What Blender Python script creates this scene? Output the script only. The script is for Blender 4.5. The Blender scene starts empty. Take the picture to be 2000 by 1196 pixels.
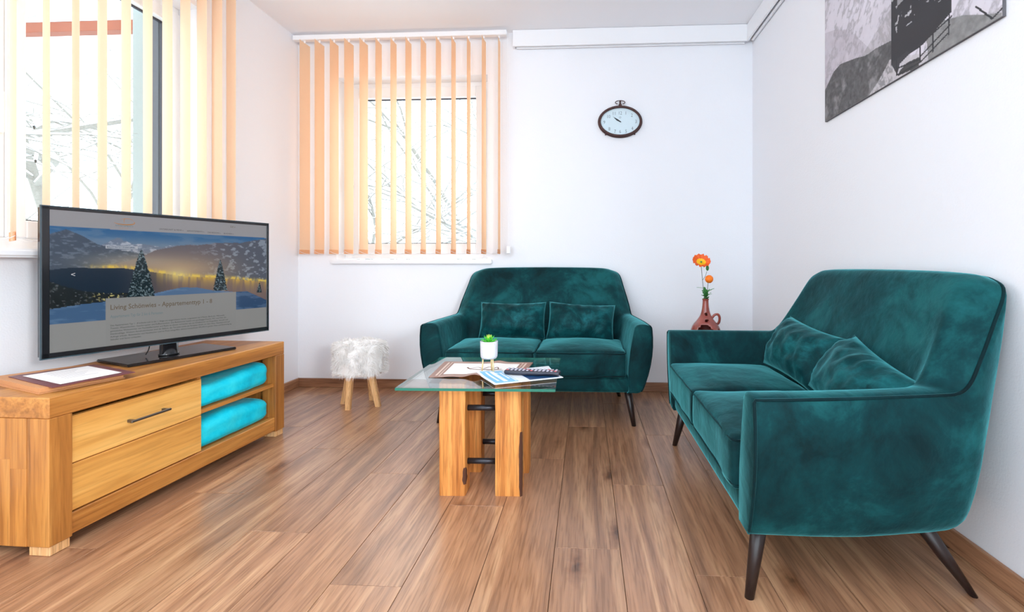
import bpy, bmesh, math, random
import numpy as np
from mathutils import Vector, Matrix, noise
random.seed(7)
R = math.radians
sc = bpy.context.scene
COL = sc.collection

# ------------------------------------------------------------------ camera
F_PX, CX, CY, YAW = 945.0, 1094.0, 517.0, math.atan(51 / 945)
cam_d = bpy.data.cameras.new('camera'); cam = bpy.data.objects.new('camera', cam_d)
COL.objects.link(cam); sc.camera = cam
cam_d.sensor_width = 36; cam_d.sensor_fit = 'HORIZONTAL'
cam_d.lens = 36 * F_PX / 2000
cam_d.shift_x = -(CX - 1000) / 2000
cam_d.shift_y = -(598 - CY) / 2000
cam.location = (0, 0, 0.90); cam.rotation_euler = (R(90), 0, YAW)
cam_d.clip_start = 0.02; cam_d.clip_end = 300

# ------------------------------------------------------------------ world (bright overcast winter sky)
w = bpy.data.worlds.new('sky'); sc.world = w; w.use_nodes = True
bg = w.node_tree.nodes['Background']
bg.inputs[0].default_value = (0.80, 0.93, 1.03, 1); bg.inputs[1].default_value = 4.35
# unseen fill lights behind the camera are added further down
sc.view_settings.view_transform = 'Standard'; sc.view_settings.look = 'None'
sc.view_settings.gamma = 1; sc.view_settings.exposure = 0.0
sc.view_settings.use_curve_mapping = False
sc.cycles.use_denoising = True
sc.cycles.max_bounces = 14; sc.cycles.diffuse_bounces = 8; sc.cycles.glossy_bounces = 4
sc.cycles.transparent_max_bounces = 24; sc.cycles.transmission_bounces = 8
sc.cycles.caustics_reflective = False; sc.cycles.caustics_refractive = False

def area_fill(name, loc, rot, sx, sy, power, color):
    l = bpy.data.lights.new(name, 'AREA'); l.shape = 'RECTANGLE'; l.size = sx; l.size_y = sy
    l.energy = power; l.color = color
    o = bpy.data.objects.new(name, l); o.location = loc; o.rotation_euler = rot; COL.objects.link(o)
    return o
area_fill('ceiling_fill_light', (-0.9, -0.7, 1.85), (R(180), 0, 0), 0.5, 0.5, 48, (0.93, 0.97, 1.0))  # added fill bounced off the ceiling; the room has no such lamp

wall_fill = area_fill('left_wall_fill_light', (0.95, -0.35, 1.30), (R(86), 0, R(47)), 0.4, 0.4, 12, (0.95, 0.98, 1.0))  # unseen fill, added to brighten the left wall and cabinet
wall_fill.data.spread = R(80)

# ------------------------------------------------------------------ helpers
def srgb(r, g, b):
    f = lambda c: (c / 255 / 12.92) if c / 255 <= 0.04045 else ((c / 255 + 0.055) / 1.055) ** 2.4
    return (f(r), f(g), f(b), 1)

def obj(name, bm, mat=None, parent=None, loc=None, smooth=False, mats=None):
    if isinstance(bm, bpy.types.Mesh): me = bm
    else:
        me = bpy.data.meshes.new(name); bm.normal_update(); bm.to_mesh(me); bm.free()
        if smooth:
            for p in me.polygons: p.use_smooth = True
    if mats:
        for m in mats: me.materials.append(m)
    elif mat and not me.materials: me.materials.append(mat)
    o = bpy.data.objects.new(name, me); COL.objects.link(o)
    if parent: o.parent = parent
    if loc: o.location = loc
    return o

def tag(o, label, cat, group=None):
    o['label'] = label; o['category'] = cat
    if group: o['group'] = group
    return o

def thing(name, label, cat, loc=(0, 0, 0), rz=0, group=None):
    o = bpy.data.objects.new(name, None); COL.objects.link(o)
    o.location = loc; o.rotation_euler = (0, 0, rz); o.empty_display_size = 0.05
    return tag(o, label, cat, group)

def struct_empty(name, loc=(0, 0, 0)):
    o = bpy.data.objects.new(name, None); COL.objects.link(o); o.location = loc; o['kind'] = 'structure'
    o.empty_display_size = 0.05
    return o

def B(): return bmesh.new()

def box(bm, x0, x1, y0, y1, z0, z1, bev=0.0, seg=1, mi=0):
    vs = [bm.verts.new(p) for p in [(x0, y0, z0), (x1, y0, z0), (x1, y1, z0), (x0, y1, z0), (x0, y0, z1), (x1, y0, z1), (x1, y1, z1), (x0, y1, z1)]]
    fs = [bm.faces.new([vs[i] for i in q]) for q in [(0, 3, 2, 1), (4, 5, 6, 7), (0, 1, 5, 4), (1, 2, 6, 5), (2, 3, 7, 6), (3, 0, 4, 7)]]
    for f in fs: f.material_index = mi
    if bev > 0:
        es = list({e for f in fs for e in f.edges})
        bmesh.ops.bevel(bm, geom=es, offset=bev, segments=seg, affect='EDGES', clamp_overlap=True)
    return bm

def tube(bm, pts, rad, segs=8, cap=True, closed=False, flat=1.0):
    pts = [Vector(p) for p in pts]; n = len(pts)
    rads = rad if isinstance(rad, (list, tuple)) else [rad] * n
    rings = []; up = None
    for i, p in enumerate(pts):
        if closed: t = pts[(i + 1) % n] - pts[i - 1]
        else: t = pts[min(i + 1, n - 1)] - pts[max(i - 1, 0)]
        if t.length < 1e-9: t = Vector((0, 0, 1))
        t.normalize()
        if up is None:
            up = Vector((0, 0, 1)) if abs(t.z) < .9 else Vector((1, 0, 0))
        up = (up - t * up.dot(t))
        if up.length < 1e-6: up = t.orthogonal()
        up.normalize(); sd = t.cross(up)
        rings.append([bm.verts.new(p + (sd * math.cos(a) + up * math.sin(a) * flat) * rads[i]) for a in [2 * math.pi * k / segs for k in range(segs)]])
    m = n if closed else n - 1
    for i in range(m):
        a, b = rings[i], rings[(i + 1) % n]
        for k in range(segs):
            bm.faces.new([a[k], a[(k + 1) % segs], b[(k + 1) % segs], b[k]])
    if cap and not closed:
        bm.faces.new(rings[0][::-1]); bm.faces.new(rings[-1])
    return bm

def lathe(bm, prof, segs=32, c=(0, 0), sx=1, sy=1, cap=True):
    rings = []
    for r, z in prof:
        rings.append([bm.verts.new((c[0] + sx * r * math.cos(2 * math.pi * k / segs), c[1] + sy * r * math.sin(2 * math.pi * k / segs), z)) for k in range(segs)])
    for a, b in zip(rings, rings[1:]):
        for k in range(segs): bm.faces.new([a[k], a[(k + 1) % segs], b[(k + 1) % segs], b[k]])
    if cap:
        bm.faces.new(rings[0][::-1]); bm.faces.new(rings[-1])
    return bm

def prism(bm, poly, z0, z1):
    a = [bm.verts.new((x, y, z0)) for x, y in poly]; b = [bm.verts.new((x, y, z1)) for x, y in poly]
    n = len(poly)
    bm.faces.new(a[::-1]); bm.faces.new(b)
    for i in range(n): bm.faces.new([a[i], a[(i + 1) % n], b[(i + 1) % n], b[i]])
    return bm

def fn(x, y, z, s=1.0): return noise.noise(Vector((x * s, y * s, z * s)))

def soft_box(w_, d_, h_, r, n=14, crown=0.0, wob=0.0, seed=0, nz=6):
    """rounded cushion-like box centred on x,y, base z=0"""
    bm = B(); cache = {}
    def vert(i, j, k):
        key = (i, j, k)
        if key in cache: return cache[key]
        x = (i / n * 2 - 1); y = (j / n * 2 - 1); z = k / nz * 2 - 1
        # denser near the edges
        e = lambda t: math.copysign(1 - (1 - abs(t)) ** 1.5, t)
        x, y = e(x), e(y)
        px, py, pz = x * w_ / 2, y * d_ / 2, z * h_ / 2
        qx = max(-w_ / 2 + r, min(w_ / 2 - r, px)); qy = max(-d_ / 2 + r, min(d_ / 2 - r, py)); qz = max(-h_ / 2 + r, min(h_ / 2 - r, pz))
        v = Vector((px - qx, py - qy, pz - qz))
        if v.length > r * 1e-6 and v.length > 0: v = v.normalized() * r if max(abs(v.x), abs(v.y), abs(v.z)) > r * .999 else v
        p = Vector((qx, qy, qz)) + v
        c = crown * (1 - x * x) * (1 - y * y)
        p.z += c * (1 if z > 0.3 else (0))
        if wob:
            p += Vector((fn(p.x, p.y + seed, p.z, 9), fn(p.x + 5, p.y + seed, p.z, 9), fn(p.x, p.y + seed + 9, p.z, 7))) * wob
        p.z += h_ / 2
        cache[key] = bm.verts.new(p); return cache[key]
    for i in range(n):
        for j in range(n):
            for k, fl in ((0, True), (nz, False)):
                q = [vert(i, j, k), vert(i + 1, j, k), vert(i + 1, j + 1, k), vert(i, j + 1, k)]
                bm.faces.new(q[::-1] if fl else q)
    for i in range(n):
        for k in range(nz):
            bm.faces.new([vert(i, 0, k), vert(i + 1, 0, k), vert(i + 1, 0, k + 1), vert(i, 0, k + 1)])
            bm.faces.new([vert(i, n, k), vert(i, n, k + 1), vert(i + 1, n, k + 1), vert(i + 1, n, k)])
            bm.faces.new([vert(0, i, k), vert(0, i, k + 1), vert(0, i + 1, k + 1), vert(0, i + 1, k)])
            bm.faces.new([vert(n, i, k), vert(n, i + 1, k), vert(n, i + 1, k + 1), vert(n, i, k + 1)])
    return bm

# ------------------------------------------------------------------ materials
def new_mat(name):
    m = bpy.data.materials.new(name); m.use_nodes = True
    nt = m.node_tree; return m, nt, nt.nodes['Principled BSDF']

def plain(name, col, rough=0.5, metal=0.0, bump=0.0, bscale=200, spec=0.5, var=0.0, coat=0.0):
    m, nt, p = new_mat(name)
    p.inputs['Base Color'].default_value = col; p.inputs['Roughness'].default_value = rough
    p.inputs['Metallic'].default_value = metal; p.inputs['Specular IOR Level'].default_value = spec
    p.inputs['Coat Weight'].default_value = coat
    tc = nt.nodes.new('ShaderNodeTexCoord'); nz = nt.nodes.new('ShaderNodeTexNoise')
    nz.inputs['Scale'].default_value = bscale; nz.inputs['Detail'].default_value = 3
    nt.links.new(tc.outputs['Object'], nz.inputs['Vector'])
    if bump:
        b = nt.nodes.new('ShaderNodeBump'); b.inputs['Strength'].default_value = bump; b.inputs['Distance'].default_value = 0.002
        nt.links.new(nz.outputs['Fac'], b.inputs['Height']); nt.links.new(b.outputs['Normal'], p.inputs['Normal'])
    if var:
        mx = nt.nodes.new('ShaderNodeMix'); mx.data_type = 'RGBA'
        mx.inputs[6].default_value = tuple(c * (1 - var) for c in col[:3]) + (1,)
        mx.inputs[7].default_value = tuple(min(1, c * (1 + var)) for c in col[:3]) + (1,)
        nt.links.new(nz.outputs['Fac'], mx.inputs[0]); nt.links.new(mx.outputs[2], p.inputs['Base Color'])
    return m

def ramp(nt, stops):
    r = nt.nodes.new('ShaderNodeValToRGB'); el = r.color_ramp.elements
    while len(el) < len(stops): el.new(0.5)
    for e, (pos, c) in zip(el, stops): e.position = pos; e.color = c
    return r

def wood(name, dark, mid, light, axis='X', scale=1.0, rough=0.4, var=0.35, bump=0.25, knots=0.0, grain=.75, coat=0.0):
    m, nt, p = new_mat(name); N = nt.nodes; L = nt.links
    tc = N.new('ShaderNodeTexCoord'); oi = N.new('ShaderNodeObjectInfo')
    mul = N.new('ShaderNodeVectorMath'); mul.operation = 'SCALE'; mul.inputs[0].default_value = (13.7, 7.3, 3.1)
    L.new(oi.outputs['Random'], mul.inputs['Scale'])
    add = N.new('ShaderNodeVectorMath'); add.operation = 'ADD'; L.new(tc.outputs['Object'], add.inputs[0]); L.new(mul.outputs[0], add.inputs[1])
    mp = N.new('ShaderNodeMapping')
    s = {'X': (.8, 16, 16), 'Y': (16, .8, 16), 'Z': (16, 16, .8)}[axis]
    mp.inputs['Scale'].default_value = tuple(v * scale for v in s); L.new(add.outputs[0], mp.inputs['Vector'])
    n1 = N.new('ShaderNodeTexNoise'); n1.inputs['Scale'].default_value = 1.0; n1.inputs['Detail'].default_value = 5; n1.inputs['Distortion'].default_value = 0.9; n1.inputs['Roughness'].default_value = .62
    L.new(mp.outputs[0], n1.inputs['Vector'])
    n2 = N.new('ShaderNodeTexNoise'); n2.inputs['Scale'].default_value = 9.0; n2.inputs['Detail'].default_value = 3; n2.inputs['Distortion'].default_value = .3
    L.new(mp.outputs[0], n2.inputs['Vector'])
    r1 = ramp(nt, [(0.30, dark), (0.5, mid), (0.70, light)]); L.new(n1.outputs['Fac'], r1.inputs['Fac'])
    r2 = ramp(nt, [(0.36, (.62, .56, .5, 1)), (0.52, (1, 1, 1, 1)), (0.75, (1.1, 1.1, 1.1, 1))]); L.new(n2.outputs['Fac'], r2.inputs['Fac'])
    mm = N.new('ShaderNodeMix'); mm.data_type = 'RGBA'; mm.blend_type = 'MULTIPLY'; mm.inputs[0].default_value = grain
    L.new(r1.outputs[0], mm.inputs[6]); L.new(r2.outputs[0], mm.inputs[7])
    last = mm.outputs[2]
    if knots:
        mk = N.new('ShaderNodeMapping'); ks = {'X': (1.6, 5, 5), 'Y': (5, 1.6, 5), 'Z': (5, 5, 1.6)}[axis]
        mk.inputs['Scale'].default_value = tuple(v * knots for v in ks); L.new(add.outputs[0], mk.inputs['Vector'])
        vo = N.new('ShaderNodeTexVoronoi'); vo.inputs['Scale'].default_value = 1.0; L.new(mk.outputs[0], vo.inputs['Vector'])
        nk = N.new('ShaderNodeTexNoise'); nk.inputs['Scale'].default_value = 30; L.new(add.outputs[0], nk.inputs['Vector'])
        ad = N.new('ShaderNodeMath'); ad.operation = 'MULTIPLY_ADD'; ad.inputs[1].default_value = .12; L.new(nk.outputs['Fac'], ad.inputs[0]); L.new(vo.outputs['Distance'], ad.inputs[2])
        rk = ramp(nt, [(0.085, (.16, .10, .07, 1)), (0.15, (.62, .52, .45, 1)), (0.24, (1, 1, 1, 1))]); L.new(ad.outputs[0], rk.inputs['Fac'])
        m2 = N.new('ShaderNodeMix'); m2.data_type = 'RGBA'; m2.blend_type = 'MULTIPLY'; m2.inputs[0].default_value = .9
        L.new(last, m2.inputs[6]); L.new(rk.outputs[0], m2.inputs[7]); last = m2.outputs[2]
    hs = N.new('ShaderNodeHueSaturation'); L.new(last, hs.inputs['Color'])
    mr = N.new('ShaderNodeMapRange'); mr.inputs['To Min'].default_value = 1 - var; mr.inputs['To Max'].default_value = 1 + var * .8
    L.new(oi.outputs['Random'], mr.inputs['Value']); L.new(mr.outputs[0], hs.inputs['Value'])
    L.new(hs.outputs[0], p.inputs['Base Color'])
    p.inputs['Roughness'].default_value = rough; p.inputs['Coat Weight'].default_value = coat; p.inputs['Coat Roughness'].default_value = .2
    if bump:
        b = N.new('ShaderNodeBump'); b.inputs['Strength'].default_value = bump; b.inputs['Distance'].default_value = 0.0015
        L.new(n2.outputs['Fac'], b.inputs['Height']); L.new(b.outputs['Normal'], p.inputs['Normal'])
    return m

M = {}
M['wall'] = plain('wall_paint', (.86, .875, .91, 1), .9, bump=.35, bscale=160, spec=.2)
M['ceil'] = plain('ceiling_paint', (.88, .89, .92, 1), .95, bump=.15, bscale=160, spec=.1)
M['white'] = plain('white_lacquer', (.86, .87, .89, 1), .35)
M['pvc'] = plain('white_window_plastic', (.86, .87, .88, 1), .3)
M['gasket'] = plain('dark_gasket', srgb(54, 50, 58), .6)
M['snow'] = plain('snow', (.9, .92, .95, 1), .8, bump=.3, bscale=3)
M['plaster'] = plain('grey_green_plaster', srgb(150, 154, 150), .9, bump=.5, bscale=120)
M['bark'] = plain('bark', srgb(138, 132, 124), .9, bump=.6, bscale=40, var=.35)
M['floor'] = wood('oak_floor', srgb(134, 96, 72), srgb(172, 126, 94), srgb(204, 160, 122), 'Y', 1.0, rough=.30, var=.12, bump=.5, knots=1.0, coat=.25)
M['base'] = wood('oak_baseboard', srgb(126, 86, 62), srgb(158, 112, 82), srgb(180, 134, 100), 'X', 1.0, rough=.45, var=.05, bump=.2)
M['base_y'] = wood('oak_baseboard_along', srgb(126, 86, 62), srgb(158, 112, 82), srgb(180, 134, 100), 'Y', 1.0, rough=.45, var=.05, bump=.2)
M['under'] = plain('underlay', srgb(60, 40, 28), .9)
CABD, CABM, CABL = srgb(140, 86, 38), srgb(186, 122, 56), srgb(214, 152, 78)
M['cab_y'] = wood('oiled_oak_long', CABD, CABM, CABL, 'Y', .8, rough=.42, var=.07, bump=.2, knots=.8, grain=.5)
M['cab_z'] = wood('oiled_oak_upright', CABD, CABM, CABL, 'Z', .8, rough=.42, var=.16, bump=.2, knots=.8, grain=.5)
M['drawer'] = wood('oiled_oak_drawer', srgb(202, 138, 64), srgb(228, 168, 86), srgb(242, 190, 108), 'Y', .6, rough=.42, var=.04, bump=.15, knots=.6, grain=.35)
M['beam'] = wood('old_spruce_post', srgb(168, 96, 36), srgb(214, 142, 70), srgb(234, 172, 98), 'Z', 1.1, rough=.5, var=.06, bump=.6, knots=1.0)
M['crack'] = plain('dark_bark_crack', srgb(84, 48, 30), .8, bump=.5, bscale=60)
M['pine'] = wood('pale_pine_leg', srgb(196, 142, 88), srgb(226, 176, 120), srgb(240, 200, 150), 'Z', 1.5, rough=.5, var=.05, bump=.2)
M['iron'] = plain('black_iron', srgb(52, 52, 58), .35, metal=.6)
M['handle'] = plain('brushed_steel', srgb(120, 116, 112), .35, metal=.9)
M['blackgloss'] = plain('black_gloss', (.012, .012, .014, 1), .12)
M['blackframe'] = plain('tv_frame', srgb(26, 30, 34), .25)
M['floor'].node_tree.nodes['Principled BSDF'].inputs['Specular IOR Level'].default_value = .8
M['leg'] = plain('dark_wood_leg', srgb(38, 26, 24), .35, var=.2, bscale=30)

# crushed velvet
def velvet(name, c1, c2, c3, sheen=.55, scale=4.0):
    m, nt, p = new_mat(name); N = nt.nodes; L = nt.links
    tc = N.new('ShaderNodeTexCoord'); n0 = N.new('ShaderNodeTexNoise'); n0.inputs['Scale'].default_value = scale; n0.inputs['Detail'].default_value = 6
    n0.inputs['Distortion'].default_value = .45; n0.inputs['Roughness'].default_value = .66
    L.new(tc.outputs['Object'], n0.inputs['Vector'])
    r = ramp(nt, [(0.36, c1), (0.50, c2), (0.66, c3)]); L.new(n0.outputs['Fac'], r.inputs['Fac'])
    L.new(r.outputs[0], p.inputs['Base Color'])
    p.inputs['Roughness'].default_value = .75; p.inputs['Specular IOR Level'].default_value = .15
    p.inputs['Sheen Weight'].default_value = sheen; p.inputs['Sheen Roughness'].default_value = .35
    p.inputs['Sheen Tint'].default_value = srgb(96, 190, 196)
    n2 = N.new('ShaderNodeTexNoise'); n2.inputs['Scale'].default_value = 14; n2.inputs['Detail'].default_value = 4; n2.inputs['Distortion'].default_value = .3
    L.new(tc.outputs['Object'], n2.inputs['Vector'])
    b = N.new('ShaderNodeBump'); b.inputs['Strength'].default_value = .35; b.inputs['Distance'].default_value = .012
    L.new(n2.outputs['Fac'], b.inputs['Height']); L.new(b.outputs['Normal'], p.inputs['Normal'])
    return m
M['velvet'] = velvet('teal_velvet', srgb(2, 32, 36), srgb(5, 54, 58), srgb(20, 86, 88), sheen=1.0)
M['velvet_dark'] = velvet('teal_velvet_pillow', srgb(2, 34, 38), srgb(5, 56, 60), srgb(24, 98, 102), sheen=.45, scale=6)
pv_ = M['velvet_dark'].node_tree.nodes['Principled BSDF']; pv_.inputs['Roughness'].default_value = .6; pv_.inputs['Specular IOR Level'].default_value = .12; pv_.inputs['Sheen Weight'].default_value = .8
M['piping'] = velvet('teal_piping', srgb(1, 24, 28), srgb(2, 34, 38), srgb(8, 50, 54), sheen=.4, scale=3)
M['fleece'] = velvet('turquoise_fleece', srgb(0, 184, 214), srgb(10, 208, 234), srgb(50, 222, 240), sheen=.3, scale=6)
M['fleece'].node_tree.nodes['Principled BSDF'].inputs['Sheen Tint'].default_value = (.5, .95, 1, 1)

def pane_mat(name, tint, ior=1.45, base=0.0):
    m = bpy.data.materials.new(name); m.use_nodes = True; nt = m.node_tree; N = nt.nodes; L = nt.links; N.clear()
    out = N.new('ShaderNodeOutputMaterial'); t = N.new('ShaderNodeBsdfTransparent'); t.inputs[0].default_value = tint
    g = N.new('ShaderNodeBsdfGlossy'); g.inputs['Roughness'].default_value = .02; g.inputs[0].default_value = (1, 1, 1, 1)
    fr = N.new('ShaderNodeFresnel'); ge = N.new('ShaderNodeNewGeometry'); mi_ = N.new('ShaderNodeMix'); mi_.inputs[2].default_value = ior; mi_.inputs[3].default_value = 1 / ior
    L.new(ge.outputs['Backfacing'], mi_.inputs[0]); L.new(mi_.outputs[0], fr.inputs[0]); mx = N.new('ShaderNodeMixShader')
    ad = N.new('ShaderNodeMath'); ad.operation = 'ADD'; ad.inputs[1].default_value = base; ad.use_clamp = True
    L.new(fr.outputs[0], ad.inputs[0]); L.new(ad.outputs[0], mx.inputs[0]); L.new(t.outputs[0], mx.inputs[1]); L.new(g.outputs[0], mx.inputs[2]); L.new(mx.outputs[0], out.inputs[0])
    return m
M['pane'] = pane_mat('window_glass', (.96, .98, .97, 1))
M['tableglass'] = pane_mat('table_glass', (.945, .985, .97, 1), 1.5, .07)
M['glassedge'] = plain('green_glass_edge', srgb(4, 104, 84), .25, coat=.2)
M['clockglass'] = pane_mat('clock_glass', (.97, .99, 1, 1))

# blind fabric : thin translucent
def fabric(name, col, tr=.5):
    m = bpy.data.materials.new(name); m.use_nodes = True; nt = m.node_tree; N = nt.nodes; L = nt.links; N.clear()
    out = N.new('ShaderNodeOutputMaterial'); d = N.new('ShaderNodeBsdfDiffuse'); t = N.new('ShaderNodeBsdfTranslucent'); mx = N.new('ShaderNodeMixShader')
    tc = N.new('ShaderNodeTexCoord'); nz = N.new('ShaderNodeTexNoise'); nz.inputs['Scale'].default_value = 400
    L.new(tc.outputs['Object'], nz.inputs['Vector'])
    r = ramp(nt, [(.3, tuple(c * .94 for c in col[:3]) + (1,)), (.7, col)]); L.new(nz.outputs['Fac'], r.inputs['Fac'])
    L.new(r.outputs[0], d.inputs[0]); L.new(r.outputs[0], t.inputs[0]); mx.inputs[0].default_value = tr
    L.new(d.outputs[0], mx.inputs[1]); L.new(t.outputs[0], mx.inputs[2]); L.new(mx.outputs[0], out.inputs[0])
    return m
M['slat'] = fabric('apricot_blind_fabric', srgb(255, 222, 188), .5)
M['slat_lit'] = fabric('apricot_blind_fabric_lit', srgb(255, 229, 202), .5)  # same fabric as the back blind, window light lightened into its colour
M['slat_hem'] = fabric('apricot_blind_hem', srgb(246, 196, 152), .3)

# ------------------------------------------------------------------ room constants
XL, XR, YB, YF, ZC = -2.125, 1.165, 3.465, -1.7, 2.57
TH = 0.30
# left window opening / back window opening
LY0, LY1, LZ0, LZ1 = 0.55, 2.56, 0.93, 2.31
BX0, BX1, BZ0, BZ1 = -1.835, -0.712, 0.915, 2.275

def wall_with_hole(name, axis, at, out, a0, a1, z0, z1, h):
    """slab with one rectangular hole; axis 'X' spans x, 'Y' spans y"""
    bm = B(); (h0, h1, k0, k1) = h
    for (p0, p1, q0, q1) in ((a0, h0, z0, z1), (h1, a1, z0, z1), (h0, h1, z0, k0), (h0, h1, k1, z1)):
        lo, hi = min(at, out), max(at, out)
        if axis == 'X': box(bm, p0, p1, lo, hi, q0, q1)
        else: box(bm, lo, hi, p0, p1, q0, q1)
    bmesh.ops.remove_doubles(bm, verts=bm.verts, dist=1e-5)
    o = obj(name, bm, M['wall']); o['kind'] = 'structure'; return o
wall_with_hole('wall_back', 'X', YB, YB + TH, XL - TH, XR + TH, 0, ZC + .1, (BX0, BX1, BZ0, BZ1))
wall_with_hole('wall_left', 'Y', XL, XL - TH, YF, YB, 0, ZC + .1, (LY0, LY1, LZ0, LZ1))
o = obj('wall_right', box(B(), XR, XR + TH, YF, YB, 0, ZC + .1), M['wall']); o['kind'] = 'structure'
o = obj('ceiling', box(B(), XL, XR, YF, YB, ZC, ZC + .1), M['ceil']); o['kind'] = 'structure'
# outer faces of the reveals are exterior plaster: thin lining beyond the frames
o = obj('trim_1', box(B(), -2.492, -2.374, 2.532, LY1 + .3, LZ0 - .2, LZ1 + .2), M['plaster']); o['kind'] = 'structure'

# floor : underlay + single planks
fl = obj('floor', box(B(), XL, XR, YF, YB, -.12, -.0085), M['under']); fl['kind'] = 'structure'
PW, PL = 0.207, 1.155
off = {0: 1.535, 1: 1.987, -1: 2.235, -3: 1.325, -5: 1.575, -7: 1.83, -4: 2.04, -2: 1.785, 2: 1.42, 3: 2.15, 4: 1.75, 5: 1.2, -6: 2.3, -8: 1.45, -9: 2.1, -10: 1.7}
for k in range(-10, 7):
    x0 = -0.10 + PW * k; x1 = x0 + PW
    x0, x1 = max(x0, XL), min(x1, XR)
    if x1 - x0 < .01: continue
    y = off.get(k, 1.6) - 4 * PL
    while y < YB:
        y0, y1 = max(y, YF), min(y + PL, YB); y += PL
        if y1 - y0 < .02: continue
        hx, hy, g = (x1 - x0) / 2, (y1 - y0) / 2, .0008
        bm = box(B(), -hx + g, hx - g, -hy + g, hy - g, -.008, 0)
        top = [e for e in bm.edges if all(v.co.z > -.001 for v in e.verts)]
        bmesh.ops.bevel(bm, geom=top, offset=.0006, segments=1, affect='EDGES')
        obj('plank', bm, M['floor'], fl, ((x0 + x1) / 2, (y0 + y1) / 2, 0))

# baseboards
for nm, bx, mt in (('baseboard_back', (XL, XR, YB - .016, YB, 0, .064), 'base'), ('baseboard_right', (XR - .016, XR, YF, YB - .016, 0, .064), 'base_y'),
                   ('baseboard_left', (XL, XL + .016, YF, YB - .016, 0, .064), 'base_y')):
    o = obj(nm, box(B(), *bx, .003), M[mt]); o['kind'] = 'structure'

# curtain boxes under the ceiling
t = struct_empty('trim_2')
obj('cover_board', box(B(), -.523, XR - .052, YB - .05, YB - .036, 2.452, 2.568, .002), M['white'], t)
obj('end_cap', box(B(), -.523, -.509, YB - .036, YB, 2.452, 2.568, .001), M['white'], t)
obj('curtain_rail', box(B(), -.500, XR - .06, YB - .022, YB - .010, 2.446, 2.462, .002), M['white'], t)
t = struct_empty('trim_3')
obj('cover_board', box(B(), XR - .052, XR - .038, YF, YB - .036, 2.452, 2.568, .002), M['white'], t)
obj('curtain_rail', box(B(), XR - .024, XR - .006, YF, YB - .05, 2.450, 2.466, .003), M['white'], t)

# ------------------------------------------------------------------ windows
def rect_frame(bm, ax, c0, c1, a0, a1, z0, z1, wd, bev=.004):
    """four bars of a frame; ax 'X': a = x, c = y depth ; 'Y': a = y, c = x depth"""
    for (p0, p1, q0, q1) in ((a0, a0 + wd, z0, z1), (a1 - wd, a1, z0, z1), (a0 + wd, a1 - wd, z0, z0 + wd), (a0 + wd, a1 - wd, z1 - wd, z1)):
        if ax == 'X': box(bm, p0, p1, c0, c1, q0, q1, bev)
        else: box(bm, c0, c1, p0, p1, q0, q1, bev)
    return bm
# back window
wb = struct_empty('window_2', (0, 0, 0))
y0 = YB + .13
obj('frame', rect_frame(B(), 'X', y0, y0 + .07, BX0, BX1, BZ0 + .03, BZ1, .055), M['pvc'], wb)
obj('sash', rect_frame(B(), 'X', y0 - .012, y0 + .055, BX0 + .035, BX1 - .035, BZ0 + .065, BZ1 - .035, .078), M['pvc'], wb)
gx0, gx1, gz0, gz1 = BX0 + .113, BX1 - .113, BZ0 + .143, BZ1 - .113
obj('gasket', rect_frame(B(), 'X', y0 + .028, y0 + .045, gx0 - .006, gx1 + .006, gz0 - .006, gz1 + .006, .012, .001), M['gasket'], wb)
obj('pane', box(B(), gx0, gx1, y0 + .033, y0 + .037, gz0, gz1), M['pane'], wb)
hb = B(); box(hb, BX0 + .05, BX0 + .078, y0 - .03, y0 - .012, 1.50, 1.57, .003); box(hb, BX0 + .054, BX0 + .074, y0 - .052, y0 - .04, 1.44, 1.56, .004); box(hb, BX0 + .058, BX0 + .07, y0 - .045, y0 - .028, 1.53, 1.55)
obj('handle', hb, M['white'], wb)
obj('sill', box(B(), BX0 - .03, BX1 + .035, YB - .035, y0 + .01, .905, .937, .005, 2), M['white'], wb)
# left window (two sashes side by side)
wl = struct_empty('window_1', (0, 0, 0))
x1 = XL - .12
obj('frame', rect_frame(B(), 'Y', x1 - .07, x1 - .005, LY0, LY1 + .0, LZ0 + .027, LZ1, .05), M['pvc'], wl)
MS = 1.754
for a0, a1, post in ((LY0 + .04, MS - .001, 0), (MS + .001, LY1 + .006, 1)):
    s_ = obj('sash', rect_frame(B(), 'Y', x1 - .06, x1, a0, a1, 1.006, LZ1 - .030, .071), M['pvc'], wl)
    obj('gasket', rect_frame(B(), 'Y', x1 - .052, x1 - .034, a0 + .065, a1 - .065, 1.071, LZ1 - .095, .012, .001), M['gasket'], s_)
    obj('pane', box(B(), x1 - .045, x1 - .041, a0 + .071, a1 - .071, 1.077, LZ1 - .101), M['pane'], s_)
hb = B(); box(hb, x1, x1 + .012, MS - .055, MS - .028, 1.5, 1.57, .003); box(hb, x1 + .03, x1 + .042, MS - .05, MS - .032, 1.40, 1.56, .004); box(hb, x1 + .01, x1 + .035, MS - .047, MS - .035, 1.53, 1.55)
obj('handle', hb, M['white'], wl)
obj('shutter_guide', box(B(), -2.372, -2.332, 2.517, 2.559, LZ0, LZ1), M['gasket'], wl)
obj('sill', box(B(), x1 - .01, XL + .085, LY0 - .04, LY1 + .04, .926, .957, .008, 3), M['white'], wl)

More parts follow.
